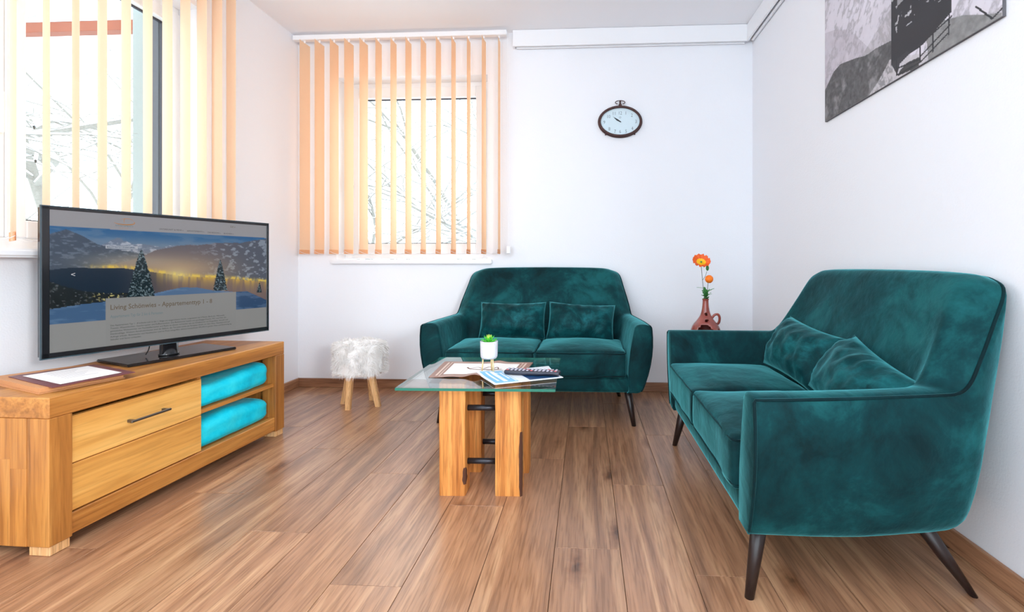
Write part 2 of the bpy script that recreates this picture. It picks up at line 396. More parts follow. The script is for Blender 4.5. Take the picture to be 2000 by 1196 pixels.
# ------------------------------------------------------------------ vertical blinds
def blind(label, rail_box, pivots, ang, z0, z1, wid, chain_side, jit=2.0, mat='slat'):
    root = thing('vertical_blind', label, 'blind', (0, 0, 0))
    rb = B(); box(rb, *rail_box, .003); obj('rail', rb, M['white'], root)
    rnd = random.Random(3)
    ends = []
    for i, (px, py) in enumerate(pivots):
        a = ang + R(rnd.uniform(-jit, jit))
        dx, dy = math.cos(a), math.sin(a)
        bm = B(); nseg = 8; hw = wid / 2; tw = R(rnd.uniform(-2, 2))
        zs = [z0 + (z1 - z0) * k / 10 for k in range(11)]
        grid = []
        for q, z in enumerate(zs):
            aa = a + tw * (1 - q / 10); ddx, ddy = math.cos(aa), math.sin(aa)
            row = []
            for s in range(nseg + 1):
                u = -hw + wid * s / nseg; bow = .004 * (1 - (u / hw) ** 2)
                top = z
                row.append(bm.verts.new((ddx * u - ddy * bow, ddy * u + ddx * bow, top)))
            grid.append(row)
        for q in range(10):
            for s in range(nseg): bm.faces.new([grid[q][s], grid[q][s + 1], grid[q + 1][s + 1], grid[q + 1][s]])
        sl = obj('slat', bm, M[mat], root, (px, py, 0), smooth=True)
        hm = B()
        aa = a + tw; ddx, ddy = math.cos(aa), math.sin(aa)
        for sgn in (-1, 1):
            ofs = Vector((-ddy, ddx, 0)) * (sgn * .0012 + .002)
            q = [Vector((ddx * u, ddy * u, z)) + ofs for u, z in ((-hw, z0), (hw, z0), (hw, z0 + .032), (-hw, z0 + .032))]
            vs = [hm.verts.new(v) for v in q]; hm.faces.new(vs if sgn > 0 else vs[::-1])
        obj('hem', hm, M['slat_hem'], sl)
        cb = B(); box(cb, -.006, .006, -.003, .003, z1 - .004, rail_box[4] + .004)
        obj('hanger', cb, M['white'], sl)
        e0 = Vector((px - ddx * hw * .9, py - ddy * hw * .9, z0 + .018)); e1 = Vector((px + ddx * hw * .9, py + ddy * hw * .9, z0 + .018))
        ends.append((e0, e1))
    for side in (0, 1):
        ch = B()
        for k in range(len(ends) - 1):
            p, q = ends[k][side], ends[k + 1][side]
            tube(ch, [p.lerp(q, t) - Vector((0, 0, .03 * 4 * t * (1 - t) * .6)) for t in (0, .2, .4, .6, .8, 1)], .0011, 4)
        obj('bead_chain', ch, M['white'], root)
    return root
pv = [(-2.03 + .1089 * i, 3.392) for i in range(14)]
bl = blind('apricot vertical blind hanging over the back window beside the wall clock', (-2.112, -.56, 3.372, 3.412, 2.517, 2.552), pv, R(90), .975, 2.503, .125, 1, 3.5)
cb = B(); tube(cb, [(-.548, 3.395, 2.53), (-.546, 3.397, 1.6), (-.545, 3.398, 1.02)], .0014, 5); tube(cb, [(-.556, 3.385, 2.53), (-.553, 3.385, 1.6), (-.551, 3.385, 1.02)], .0014, 5)
c_ = obj('pull_cord', cb, M['white'], bl)
obj('cord_weight', box(B(), -.562, -.533, 3.38, 3.402, .975, 1.03, .004), M['white'], c_)
pv = [(-2.06, 1.633 - .107 * 2 + .107 * i) for i in range(13)]
# slats turned so that each is seen nearly edge on
blind('apricot vertical blind hanging over the left window behind the television', (-2.08, -2.04, 1.35, 2.76, 2.517, 2.552), pv, R(90 + 59.5), .985, 2.503, .127, 1, 1.2, 'slat_lit')

# ------------------------------------------------------------------ loveseats
def catmull(P, n):
    out = []; m = len(P)
    for i in range(m - 1):
        p0, p1, p2, p3 = P[max(i - 1, 0)], P[i], P[i + 1], P[min(i + 2, m - 1)]
        for k in range(n):
            t = k / n
            out.append(tuple(.5 * ((2 * b) + (-a + c) * t + (2 * a - 5 * b + 4 * c - d) * t * t + (-a + 3 * b - 3 * c + d) * t ** 3) for a, b, c, d in zip(p0, p1, p2, p3)))
    out.append(tuple(P[-1])); return out
# stations: ridge u,d,z | bottom outer u,d | inner top u,d,z | inner bottom u,d
ST = [(.645, .000, .556, .588, .004, .560, .000, .556, .520, .000),
      (.634, .170, .558, .592, .170, .552, .170, .558, .515, .170),
      (.614, .340, .560, .584, .340, .537, .325, .560, .505, .320),
      (.597, .470, .562, .572, .465, .524, .405, .562, .497, .360),
      (.589, .535, .566, .560, .535, .510, .450, .566, .482, .388),
      (.584, .568, .590, .545, .562, .503, .484, .590, .465, .400),
      (.574, .598, .640, .520, .582, .493, .520, .640, .435, .410),
      (.547, .656, .740, .470, .600, .472, .575, .742, .390, .415),
      (.521, .704, .826, .410, .608, .448, .616, .826, .330, .418),
      (.472, .717, .856, .330, .612, .405, .634, .856, .260, .420),
      (.400, .722, .866, .240, .613, .340, .642, .866, .200, .420),
      (.200, .725, .870, .120, .614, .175, .646, .870, .100, .420),
      (.000, .726, .871, .000, .614, .000, .647, .871, .000, .420)]
HALF = catmull(ST, 5)
FULL = [(1,) + s for s in HALF] + [(-1,) + s for s in HALF[-2::-1]]

def smooth_(a, b, x):
    t = min(1, max(0, (x - a) / (b - a))); return t * t * (3 - 2 * t)
def shell_loop(st, shrink=0.0):
    sg, ru, rd, rz, bu, bd, iu, idd, iz, ju, jd = st
    pts = []
    bot = Vector((bu, bd, .185)); rid = Vector((ru, rd, rz)); it = Vector((iu, idd, iz)); ib = Vector((ju, jd, .24))
    outd = Vector((rid.x - it.x, rid.y - it.y, 0)); outd.normalize()
    inn = bot - outd * .075; pts.append(inn)
    for f in (0, .012, .03, .06, .10, .16, .28, .42, .56, .70, .84, .94, .985):
        p = bot.lerp(rid, f) + outd * (.028 * math.sin(math.pi * min(1, f * 1.0)) ** .8)
        rr_ = .022 + .035 * smooth_(.25, .55, (rd + bd) / 2); hh_ = p.z - .185
        if hh_ < rr_: p = p - outd * (rr_ - math.sqrt(max(0, rr_ * rr_ - (rr_ - hh_) ** 2))) * .8
        pts.append(p)
    for f, hgt in ((.10, .004), (.3, .009), (.5, .011), (.7, .010), (.9, .004)):
        p = rid.lerp(it, f); p.z += hgt; pts.append(p)
    for f in (.03, .10, .25, .45, .7, 1):
        p = it.lerp(ib, f) - outd * (-.006 * math.sin(math.pi * f)) ; p = it.lerp(ib, f) - outd * (.010 * math.sin(math.pi * f)); pts.append(p)
    pts.append(Vector((ib.x, ib.y, .19)))
    if shrink:
        c = sum(pts, Vector()) / len(pts)
        c2 = (bot + rid + it + ib) / 4
        pts = [p + Vector((math.copysign(min(shrink, abs(c2.x - p.x)), c2.x - p.x), 0, math.copysign(min(shrink, abs(c2.z - p.z)), c2.z - p.z))) for p in pts]
    return [Vector((p.x * sg, p.y, p.z)) for p in pts]

def sofa_body():
    bm = B(); loops = []
    f0 = shell_loop(FULL[0], .010); loops.append([p + Vector((0, -.006, 0)) for p in f0])
    f1 = shell_loop(FULL[0], .003); loops.append([p + Vector((0, -.003, 0)) for p in f1])
    for s in FULL: loops.append(shell_loop(s))
    l1 = shell_loop(FULL[-1], .003); loops.append([p + Vector((0, -.003, 0)) for p in l1])
    l0 = shell_loop(FULL[-1], .010); loops.append([p + Vector((0, -.006, 0)) for p in l0])
    # keep centre loop unique
    V = [[bm.verts.new(p) for p in L] for L in loops]; n = len(V[0])
    for a, b in zip(V, V[1:]):
        for k in range(n): bm.faces.new([a[k], b[k], b[(k + 1) % n], a[(k + 1) % n]])
    bm.faces.new(V[0]); bm.faces.new(V[-1][::-1])
    bmesh.ops.recalc_face_normals(bm, faces=bm.faces)
    return bm

def pillow_bm(w_, h_, t_, seed=0):
    bm = B(); n = 26; m = 16; V = {}
    def P_(i, j, sd):
        x = i / n * 2 - 1; y = j / m * 2 - 1
        ex = max(0, 1 - abs(x) ** 2.6) ** .62; ey = max(0, 1 - abs(y) ** 2.1) ** .62
        th = t_ / 2 * ex * ey
        pin = 1 - .07 * (1 - abs(x) ** 2) * (abs(y) ** 3); piny = 1 - .10 * (1 - x * x) * abs(y) ** 2
        X = x * w_ / 2 * (1 - .05 * (1 - y * y) * abs(x) ** 4); Z = y * h_ / 2 * piny
        edge = (1 - ex * ey)
        wr = fn(X * 2 + seed, Z * 2, sd * .7, 11) * .016 + fn(X + seed * 3, Z, sd, 30) * .010 * (edge * 1.2 + .25)
        creases = .006 * math.sin(x * 34 + seed + 3 * fn(X, Z, seed, 9)) * max(0, abs(y) - .55) * 2 * ey ** .3
        return Vector((X, sd * (th + (wr + creases) * min(1, th * 40)), Z))
    for i in range(n + 1):
        for j in range(m + 1):
            for sd in (-1, 1):
                if i in (0, n) or j in (0, m):
                    if sd == 1: V[i, j, 1] = V[i, j, -1]; continue
                V[i, j, sd] = bm.verts.new(P_(i, j, sd))
    for i in range(n):
        for j in range(m):
            for sd in (-1, 1):
                q = [V[i, j, sd], V[i + 1, j, sd], V[i + 1, j + 1, sd], V[i, j + 1, sd]]
                bm.faces.new(q if sd == -1 else q[::-1])
    return bm

def make_loveseat(label, loc, rz):
    root = thing('loveseat', label, 'sofa', loc, rz, 'matching teal velvet loveseats')
    obj('frame', sofa_body(), M['velvet'], root, smooth=True)
    rb = soft_box(1.10, .44, .095, .022, n=10, nz=4); bmesh.ops.translate(rb, verts=rb.verts, vec=(0, .228, .183))
    obj('seat_base', rb, M['velvet'], root, smooth=True)
    # piping along the outer ridge and down the arm fronts
    pb = B(); path = []
    def fronts(sg):
        L_ = shell_loop((sg,) + HALF[0]); return [L_[k] + Vector((0, -.004, 0)) for k in range(3, 14)]
    right = fronts(1); path += right
    for s in FULL:
        L_ = shell_loop(s); path.append((L_[13] + L_[14]) / 2 + Vector((0, 0, .002)))
    path += fronts(-1)[::-1]
    tube(pb, path, .0048, 6); obj('piping', pb, M['piping'], root, smooth=True)
    for sx in (-1, 1):
        cw = .507; cu = sx * .256
        cb_ = soft_box(cw, .455, .150, .020, n=16, crown=.032, wob=.006, seed=sx * 3 + loc[0]); bmesh.ops.translate(cb_, verts=cb_.verts, vec=(cu, .208, .268))
        c = obj('seat_cushion', cb_, M['velvet'], root, smooth=True)
        pp = B()
        for zz in (.282, .406):
            r_ = .018; a, b_ = cw / 2 - .004, .455 / 2 - .004; pts = []
            for (cx_, cy_, a0) in ((a - r_, b_ - r_, 0), (-a + r_, b_ - r_, 90), (-a + r_, -b_ + r_, 180), (a - r_, -b_ + r_, 270)):
                for q in range(5):
                    an = R(a0 + q * 22.5); pts.append((cu + cx_ + r_ * math.cos(an), .208 + cy_ + r_ * math.sin(an), zz))
            dense = []
            for i in range(len(pts)):
                p, q = Vector(pts[i]), Vector(pts[(i + 1) % len(pts)])
                k = max(1, int((q - p).length / .04))
                dense += [p.lerp(q, t / k) for t in range(k)]
            dense = [p + Vector((0, 0, .003 * fn(p.x, p.y, zz, 12))) for p in dense]
            tube(pp, dense, .0042, 6, closed=True)
        obj('piping', pp, M['piping'], c, smooth=True)
    for (tu, td, bu, bd) in ((.520, .055, .552, .015), (.455, .500, .512, .625)):
        for sx in (-1, 1):
            lb = B(); tube(lb, [(sx * tu, td, .205), (sx * (tu + bu) / 2, (td + bd) / 2, .10), (sx * bu, bd, 0)], [.023, .018, .0125], 14)
            for v in lb.verts:
                if v.co.z < .02: v.co.z = 0.0
            obj('leg', lb, M['leg'], root, smooth=True)
    return root

make_loveseat('teal velvet loveseat facing the camera under the wall clock', (-.287, 2.70, 0), 0)
make_loveseat('teal velvet loveseat seen side-on along the right wall under the picture', (.425, 1.885, 0), R(-90))

def pillow(label, loc, rot, seed, w_=.42, h_=.245, t_=.175):
    o = obj('lumbar_pillow', pillow_bm(w_, h_, t_, seed), M['velvet_dark'], None, loc, smooth=True)
    o.rotation_euler = rot; tag(o, label, 'pillow', 'teal lumbar pillows'); return o
pillow('small teal pillow on the clock-side loveseat, behind the potted succulent', (-.476, 3.112, .538), (R(-22), 0, R(1)), 1, w_=.432, h_=.25)
pillow('small teal pillow on the clock-side loveseat, farther from the window', (-.034, 3.115, .532), (R(-23), R(3), R(-2)), 5, w_=.432, h_=.25)
# second sofa : leaning towards the back, one slumped against the other
def rot3(rx, ry, rz): return (R(rx), R(ry), R(rz))
pillow('teal pillow standing slumped on the right-wall loveseat, nearer the flower vase', (.885, 2.040, .538), rot3(-28, 6, -84), 9)
pillow('teal pillow lying forward on the right-wall loveseat, nearest the near armrest', (.865, 1.590, .513), rot3(-36, 10, -96), 14, w_=.45)

# ------------------------------------------------------------------ coffee table
ct = thing('coffee_table', 'square glass coffee table on four rustic timber posts', 'table', (-.410, 2.02, 0), R(1.2))
gb = B(); prism(gb, [(-.293, -.285), (.293, -.285), (.293, .300), (-.293, .300)], .440, .450)
for f in gb.faces: f.material_index = 0 if abs(f.normal.z) > .5 else 0
gb.normal_update()
for f in gb.faces: f.material_index = 0 if abs(f.normal.z) > .5 else 1
obj('glass_top', gb, None, ct, mats=[M['tableglass'], M['glassedge']])
def post(cx, cy, wx, wy, seed, crack=None):
    bm = B(); nz_ = 22; loops = []
    for k in range(nz_ + 1):
        z = .4385 * k / nz_; L_ = []
        for (sx, sy) in ((-1, -1), (1, -1), (1, 1), (-1, 1)):
            for q in range(3):
                t = (q - 1) * .22
                # chamfered corners
                ax, ay = (sx, sy)
                base = Vector((ax * wx / 2, ay * wy / 2, z))
                if q == 0: base += Vector((0, -ay * .007, 0)) if ax * ay > 0 else Vector((-ax * .007, 0, 0))
                if q == 2: base += Vector((-ax * .007, 0, 0)) if ax * ay > 0 else Vector((0, -ay * .007, 0))
                if q == 1: base += Vector((-ax * .002, -ay * .002, 0))
                n_ = fn(seed + sx, sy * 2, z, 9)
                base.x += n_ * .0022; base.y += fn(seed + sx, sy * 2 + 5, z, 9) * .0022
                L_.append(bm.verts.new(base))
        loops.append(L_)
    n = len(loops[0])
    for a, b in zip(loops, loops[1:]):
        for k in range(n): bm.faces.new([a[k], a[(k + 1) % n], b[(k + 1) % n], b[k]])
    bm.faces.new(loops[0][::-1]); bm.faces.new(loops[-1])
    o = obj('post', bm, M['beam'], ct, (cx, cy, 0))
    if crack:
        cb = B(); sx, zA, zB = crack; pts = []
        xx = sx * wx / 2
        m_ = 26; rows = []
        for k in range(m_ + 1):
            z = zA + (zB - zA) * k / m_; h = .010 * (1 - abs(2 * k / m_ - 1) ** 3) * (1 + .8 * fn(seed, z, 3, 40))
            ya = -wy / 2 + .004; rows.append([cb.verts.new(p) for p in ((xx + .0030 * sx, ya + h * 1.6 + .003, z), (xx + .0022 * sx, -wy / 2 + .004, z), (xx - .004 * sx, -wy / 2 - .0024, z), (xx - (.005 + h * .4) * sx, -wy / 2 - .0030, z))])
        for a, b in zip(rows, rows[1:]):
            for q in (0, 1, 2): cb.faces.new([a[q], a[q + 1], b[q + 1], b[q]])
        obj('bark_crack', cb, M['crack'], o)
    return o
post(-.115, -.118, .103, .088, 1, (1, .045, .11)); post(.104, -.113, .103, .090, 2, (1, .0, .25)); post(-.092, .098, .098, .088, 3); post(.115, .096, .098, .090, 4)
for yy in (-.113, .098):
    for zz in (.118, .330):
        rb = B(); tube(rb, [(-.075, yy, zz), (.065, yy, zz)], .0115, 14); obj('crossbar', rb, M['iron'], ct, smooth=True)

# placemat folder with brown border, wavy leather
def sheet(bm, A, Bc, C, D, nx, ny, zf, th=.0015):
    """bilinear quad sheet with thickness; zf(u,v) height"""
    V = [[None] * (ny + 1) for _ in range(nx + 1)]; W = [[None] * (ny + 1) for _ in range(nx + 1)]
    for i in range(nx + 1):
        for j in range(ny + 1):
            u, v = i / nx, j / ny
            p = Vector(A) * (1 - u) * (1 - v) + Vector(Bc) * u * (1 - v) + Vector(C) * u * v + Vector(D) * (1 - u) * v
            z = zf(u, v); V[i][j] = bm.verts.new((p.x, p.y, z + th)); W[i][j] = bm.verts.new((p.x, p.y, z))
    for i in range(nx):
        for j in range(ny):
            bm.faces.new([V[i][j], V[i + 1][j], V[i + 1][j + 1], V[i][j + 1]]); bm.faces.new([W[i][j], W[i][j + 1], W[i + 1][j + 1], W[i + 1][j]])
    for i in range(nx):
        bm.faces.new([V[i][0], W[i][0], W[i + 1][0], V[i + 1][0]]); bm.faces.new([V[i][ny], V[i + 1][ny], W[i + 1][ny], W[i][ny]])
    for j in range(ny):
        bm.faces.new([V[0][j], V[0][j + 1], W[0][j + 1], W[0][j]]); bm.faces.new([V[nx][j], W[nx][j], W[nx][j + 1], V[nx][j + 1]])
    return bm
M['leather'] = plain('brown_leather', srgb(150, 112, 98), .5, bump=.5, bscale=300, var=.15)
M['leather_pale'] = plain('worn_leather_print', srgb(214, 190, 176), .6, bump=.3, bscale=300)
M['paper'] = plain('white_paper', srgb(246, 242, 238), .7)
M['ink_brown'] = plain('brown_ink', srgb(120, 84, 72), .7)
def wave(u, v):
    return .4512 + .012 * math.exp(-((u - .50) / .09) ** 2) * max(0, 1 - v * 2.6) + .003 * math.exp(-((u - .25) / .1) ** 2) * max(0, 1 - v * 3) + .008 * math.exp(-((u - .62) / .07) ** 2) * max(0, v - .7) * 3
Q = [(-.626, 1.892, 0), (-.262, 1.905, 0), (-.243, 2.202, 0), (-.652, 2.202, 0)]
pm = B(); sheet(pm, *Q, 30, 12, wave)
mat_ = obj('leather_placemat', pm, M['leather']); tag(mat_, 'brown-bordered leather map folder lying under the succulent on the glass table', 'placemat')
def sub_sheet(name, mt, parent, u0, u1, v0, v1, dz, th=.0004, nx=20, ny=8):
    bm = B()
    def at(u, v):
        A, Bc, C, D = (Vector(q) for q in Q); return A * (1 - u) * (1 - v) + Bc * u * (1 - v) + C * u * v + D * (1 - u) * v
    sheet(bm, at(u0, v0), at(u1, v0), at(u1, v1), at(u0, v1), nx, ny, lambda a, b: wave(u0 + (u1 - u0) * a, v0 + (v1 - v0) * b) + .0016 + dz, th)
    return obj(name, bm, mt, parent)
sub_sheet('printed_sheet', M['paper'], mat_, .13, .87, .16, .86, 0)
for (u0, u1, v0, v1) in ((.055, .075, .08, .92), (.095, .105, .08, .92), (.895, .905, .08, .92), (.925, .945, .08, .92), (.09, .91, .05, .065), (.09, .91, .92, .94)):
    sub_sheet('border_print', M['leather_pale'], mat_, u0, u1, v0, v1, 0, .0003)
ib = B()
zz_ = .4538
for pts, r_ in ((((-.515, 2.075), (-.495, 2.045), (-.46, 2.035), (-.40, 2.035), (-.36, 2.045)), .004), (((-.50, 2.05), (-.47, 2.08), (-.45, 2.06)), .002), (((-.44, 2.045), (-.42, 2.09), (-.40, 2.06), (-.385, 2.085), (-.375, 2.05)), .0025), (((-.35, 2.03), (-.39, 2.015), (-.42, 2.018)), .002), (((-.39, 2.0), (-.36, 1.995), (-.345, 2.01)), .0015)):
    tube(ib, [(x, y, zz_) for x, y in catmull(pts, 5)], r_, 6, flat=.12)
obj('figure_print', ib, M['ink_brown'], mat_)

# brochure
M['broch_white'] = plain('brochure_paper', srgb(236, 242, 248), .3)
M['broch_blue'] = plain('brochure_blue', srgb(120, 190, 226), .35)
M['broch_dark'] = plain('brochure_photo', srgb(24, 66, 110), .35, var=.8, bscale=40)
A_, B_, C_, D_ = Vector((-.452, 1.955, 0)), Vector((-.338, 1.768, 0)), Vector((-.090, 1.888, 0)), Vector((-.186, 2.075, 0))
def bq(u, v): return A_ * (1 - u) * (1 - v) + B_ * u * (1 - v) + C_ * u * v + D_ * (1 - u) * v
def bsheet(name, mt, parent, u0, u1, v0, v1, dz, th=.0003):
    bm = B(); sheet(bm, bq(u0, v0), bq(u1, v0), bq(u1, v1), bq(u0, v1), 6, 6, lambda a, b: bz(u0 + (u1 - u0) * a, v0 + (v1 - v0) * b) + dz, th); return obj(name, bm, mt, parent)
bz = lambda u, v: .4562 + .0015 * v + .0065 * math.exp(-(u * u + v * v) / .05)
br = bsheet('brochure', M['broch_white'], None, 0, 1, 0, 1, 0, .002)
tag(br, 'glossy blue and white brochure under the remote control on the glass table', 'brochure')
bsheet('blue_print', M['broch_blue'], br, .06, .94, .04, .36, .0021)
for v0, v1, u0, u1 in ((.10, .13, .12, .80), (.17, .23, .1, .88), (.28, .31, .2, .7), (.33, .35, .15, .9)):
    bsheet('white_print', M['broch_white'], br, u0, u1, v0, v1, .0025)
bsheet('photo_print', M['broch_dark'], br, .55, .94, .52, .96, .0021)
# second booklet underneath
A_, B_, C_, D_ = Vector((-.30, 2.04, 0)), Vector((-.24, 1.86, 0)), Vector((-.115, 1.93, 0)), Vector((-.165, 2.115, 0))
bz = lambda u, v: .4535
b2 = bsheet('booklet', M['broch_white'], None, 0, 1, 0, 1, 0, .0018)
tag(b2, 'pale booklet mostly hidden beneath the blue brochure and the remote', 'booklet')

# remote
M['plastic_dark'] = plain('dark_plastic', srgb(40, 42, 54), .35)
M['key'] = plain('grey_rubber_key', srgb(176, 172, 186), .5); M['key_red'] = plain('red_rubber_key', srgb(190, 90, 96), .5)
rm = thing('remote_control', 'dark remote control with pale keys lying on the blue brochure', 'remote', (-.215, 1.925, .4605), R(-7))
rb = soft_box(.225, .050, .018, .007, n=12, nz=4)
for v in rb.verts:
    if v.co.x > .03 and v.co.z < .009: v.co.z += .004 * math.sin((v.co.x - .03) / .08 * math.pi) if v.co.x < .11 else 0
    v.co.y *= 1 - .12 * (v.co.x / .11) ** 2
obj('body', rb, M['plastic_dark'], rm, smooth=True)
for i in range(13):
    for j in range(3):
        x = -.098 + i * .0162; y = -.014 + j * .014
        obj('key', box(B(), x - .0045, x + .0045, y - .004, y + .004, .0165, .0205, .001), M['key_red'] if (i + j) % 6 == 0 else M['key'], rm)

# succulent in a patterned pot on brass legs
M['pot'] = plain('white_embossed_ceramic', srgb(214, 214, 222), .6, bump=1.0, bscale=240, var=.28)
M['brass'] = plain('pale_brass', srgb(226, 196, 140), .3, metal=.5)
M['succ'] = plain('bright_succulent', srgb(70, 190, 50), .4, var=.4, bscale=30); M['succ_tip'] = plain('yellow_green_leaf', srgb(196, 226, 90), .4, var=.1)
M['soil'] = plain('soil', srgb(70, 50, 36), .9)
sp = thing('potted_succulent', 'green succulent in a white textured pot on three brass legs', 'plant', (-.402, 1.985, .4542))
pb = B(); lathe(pb, [(.020, .060), (.030, .058), (.0345, .066), (.0355, .085), (.0365, .126), (.0365, .129), (.033, .129), (.032, .118), (.012, .117)], 32)
obj('pot', pb, M['pot'], sp, smooth=True)
lb = B(); lathe(lb, [(.001, .116), (.0325, .118), (.001, .1195)], 20); obj('soil', lb, M['soil'], sp)
for a in (80, 200, 320):
    lb = B(); tube(lb, [(.024 * math.cos(R(a)), .024 * math.sin(R(a)), .064), (.029 * math.cos(R(a)), .029 * math.sin(R(a)), 0)], [.0035, .0028], 8)
    obj('leg', lb, M['brass'], sp, smooth=True)
for ring, (n_, ln, el, zz) in enumerate(((9, .036, 18, .124), (8, .031, 38, .128), (7, .026, 56, .132), (4, .020, 76, .134))):
    for k in range(n_):
        a = 2 * math.pi * (k + ring * .5) / n_
        lf = B(); m_ = 6; rows = []
        for q in range(m_ + 1):
            t = q / m_; wd = .0078 * math.sin(math.pi * (.12 + .88 * t) ** .9) * (1 - t * .3) + .0003; r_ = .004 + ln * t; e_ = R(el + 14 * t)
            cx_, cz_ = r_ * math.cos(e_), r_ * math.sin(e_)
            rows.append([lf.verts.new(p) for p in ((cx_, -wd, cz_ + .0015), (cx_, 0, cz_ - .002), (cx_, wd, cz_ + .0015), (cx_, 0, cz_ + .0022))])
        for A2, B2 in zip(rows, rows[1:]):
            for q in range(4): lf.faces.new([A2[q], A2[(q + 1) % 4], B2[(q + 1) % 4], B2[q]])
        o = obj('leaf', lf, M['succ_tip'] if ring >= 2 else M['succ'], sp, (0, 0, zz - .006), smooth=True); o.rotation_euler = (0, 0, a)

# ------------------------------------------------------------------ TV cabinet
CL = 1.105
cab = thing('tv_cabinet', 'low oiled oak television cabinet with two drawers and two open bays', 'cabinet', (-1.645, 1.396, 0), math.atan2(-.035, 1.104))
DP = -.445
obj('top_board', box(B(), DP, 0, 0, CL, .425, .490, .003), M['cab_y'], cab)
for y0_, y1_, sgn in ((0, .068, 0), (CL - .068, CL, 1)):
    obj('front_post', box(B(), -.075, 0, y0_, y1_, .030, .425, .002), M['cab_z'], cab)
    obj('foot', box(B(), -.075, -.004, y0_ + .006, y1_ - .004, 0, .030, .002), M['pine'], cab)
    obj('foot', box(B(), DP + .005, DP + .075, y0_ + .006, y1_ - .004, 0, .030, .002), M['pine'], cab)
# side staves
for y0_, y1_ in ((.0, .030), (CL - .030, CL)):
    x = -.0755; rs = random.Random(5 + int(y0_ * 10))
    while x > DP + .01:
        xw = min(.058, x - DP); zc = rs.uniform(.12, .36)
        for z0_, z1_ in ((.030, zc), (zc, .425)):
            obj('board', box(B(), -xw / 2, xw / 2, y0_ - .0, y1_, z0_, z1_, .0006), M['cab_z'], cab, (x - xw / 2, 0, 0))
        x -= xw
obj('bottom_rail', box(B(), -.035, -.004, .068, CL - .068, .035, .104, .003), M['cab_y'], cab)
obj('bottom_panel', box(B(), DP, -.035, .030, CL - .030, .085, .104), M['cab_y'], cab)
obj('back_panel', box(B(), DP, DP + .012, .030, CL - .030, .104, .425), M['cab_y'], cab)
obj('divider', box(B(), DP + .012, -.012, .560, .578, .104, .425), M['cab_y'], cab)
obj('shelf', box(B(), DP + .012, -.012, .578, CL - .068, .264, .281), M['cab_y'], cab)
for z0_, z1_, hasH in ((.262, .413, True), (.109, .2585, False)):
    d_ = obj('drawer', box(B(), -.026, -.006, .071, .575, z0_, z1_, .0015), M['drawer'], cab)
    if hasH:
        hb = B(); box(hb, .012, .021, .245, .405, .334, .342, .0015)
        box(hb, -.008, .015, .252, .262, .333, .343, .001); box(hb, -.008, .015, .388, .398, .333, .343, .001)
        obj('handle', hb, M['handle'], d_)
cm = cab.matrix_basis.copy()
def cab_pt(x, y, z):
    v = Matrix.Rotation(cab.rotation_euler.z, 4, 'Z') @ Vector((x, y, z)); return Vector(cab.location) + v
# turquoise fleece blankets
def blanket(label, zb, hh, seed):
    c = cab_pt(-.215, .806, zb)
    bm = soft_box(.40, .452, hh, hh * .36, n=22, nz=8)
    for v in bm.verts:
        u = v.co.y / .22; f_ = v.co.x
        v.co.z *= 1 + .10 * math.sin(u * 2.2 + seed)
        if v.co.z > hh * .3: v.co.z += .006 * fn(v.co.x + seed, v.co.y, 0, 12)
        v.co.x += .006 * fn(v.co.y + seed, v.co.z, 2, 10)
        v.co.x -= .012 * max(0, u) ** 2 * (f_ > 0)
        if f_ > .1 and abs(v.co.z - hh * .45) < hh * .15: v.co.x -= .003
        v.co.z = max(0, v.co.z)
    o = obj('folded_blanket', bm, M['fleece'], None, c, smooth=True); o.rotation_euler = cab.rotation_euler
    return tag(o, label, 'blanket', 'turquoise blankets in the cabinet')
blanket('folded turquoise fleece blanket in the upper open bay of the cabinet', .2812, .105, 0)
blanket('folded turquoise fleece blanket in the lower open bay of the cabinet', .1042, .118, 2)

# information folder on the cabinet
M['burg'] = plain('burgundy_leather', srgb(116, 62, 66), .4, bump=.4, bscale=250)
M['kraft'] = plain('light_brown_board', srgb(206, 146, 96), .6, var=.1)
A_, B_, C_, D_ = Vector((-1.690, 1.444, 0)), Vector((-1.632, 1.668, 0)), Vector((-1.915, 1.785, 0)), Vector((-2.005, 1.575, 0))
fo = B(); sheet(fo, A_, B_, C_, D_, 10, 10, lambda u, v: .5085 + .002 * fn(u, v, 1, 4), .0022)
fd = obj('menu_folder', fo, M['burg']); tag(fd, 'burgundy information folder with white sheet on the near end of the cabinet', 'folder')
fq = lambda u, v: A_ * (1 - u) * (1 - v) + B_ * u * (1 - v) + C_ * u * v + D_ * (1 - u) * v
fs = B(); sheet(fs, fq(.12, .06), fq(.88, .10), fq(.88, .92), fq(.10, .88), 8, 8, lambda u, v: .5118, .0004); obj('white_sheet', fs, M['paper'], fd)
M['ink_grey'] = plain('grey_ink', srgb(170, 168, 176), .7)
for k in range(7):
    ls = B(); v_ = .80 - k * .08; sheet(ls, fq(.30, v_), fq(.30 + .4 - .06 * (k % 3), v_), fq(.70 - .06 * (k % 3), v_ + .008), fq(.30, v_ + .008), 2, 1, lambda u, v: .5123, .0001); obj('text_line', ls, M['ink_grey'], fd)
kb = B(); sheet(kb, A_ + Vector((-.03, -.012, 0)), B_ + Vector((-.03, -.01, 0)), C_ + Vector((-.06, 0, 0)), D_ + Vector((-.08, -.01, 0)), 4, 4, lambda u, v: .4905, .0025)
sheet(kb, A_ + Vector((-.035, -.006, 0)), B_ + Vector((-.035, -.01, 0)), C_ + Vector((-.055, 0, 0)), D_ + Vector((-.07, -.0, 0)), 4, 4, lambda u, v: .4935, .0145)
obj('backing_board', kb, M['kraft'], fd)

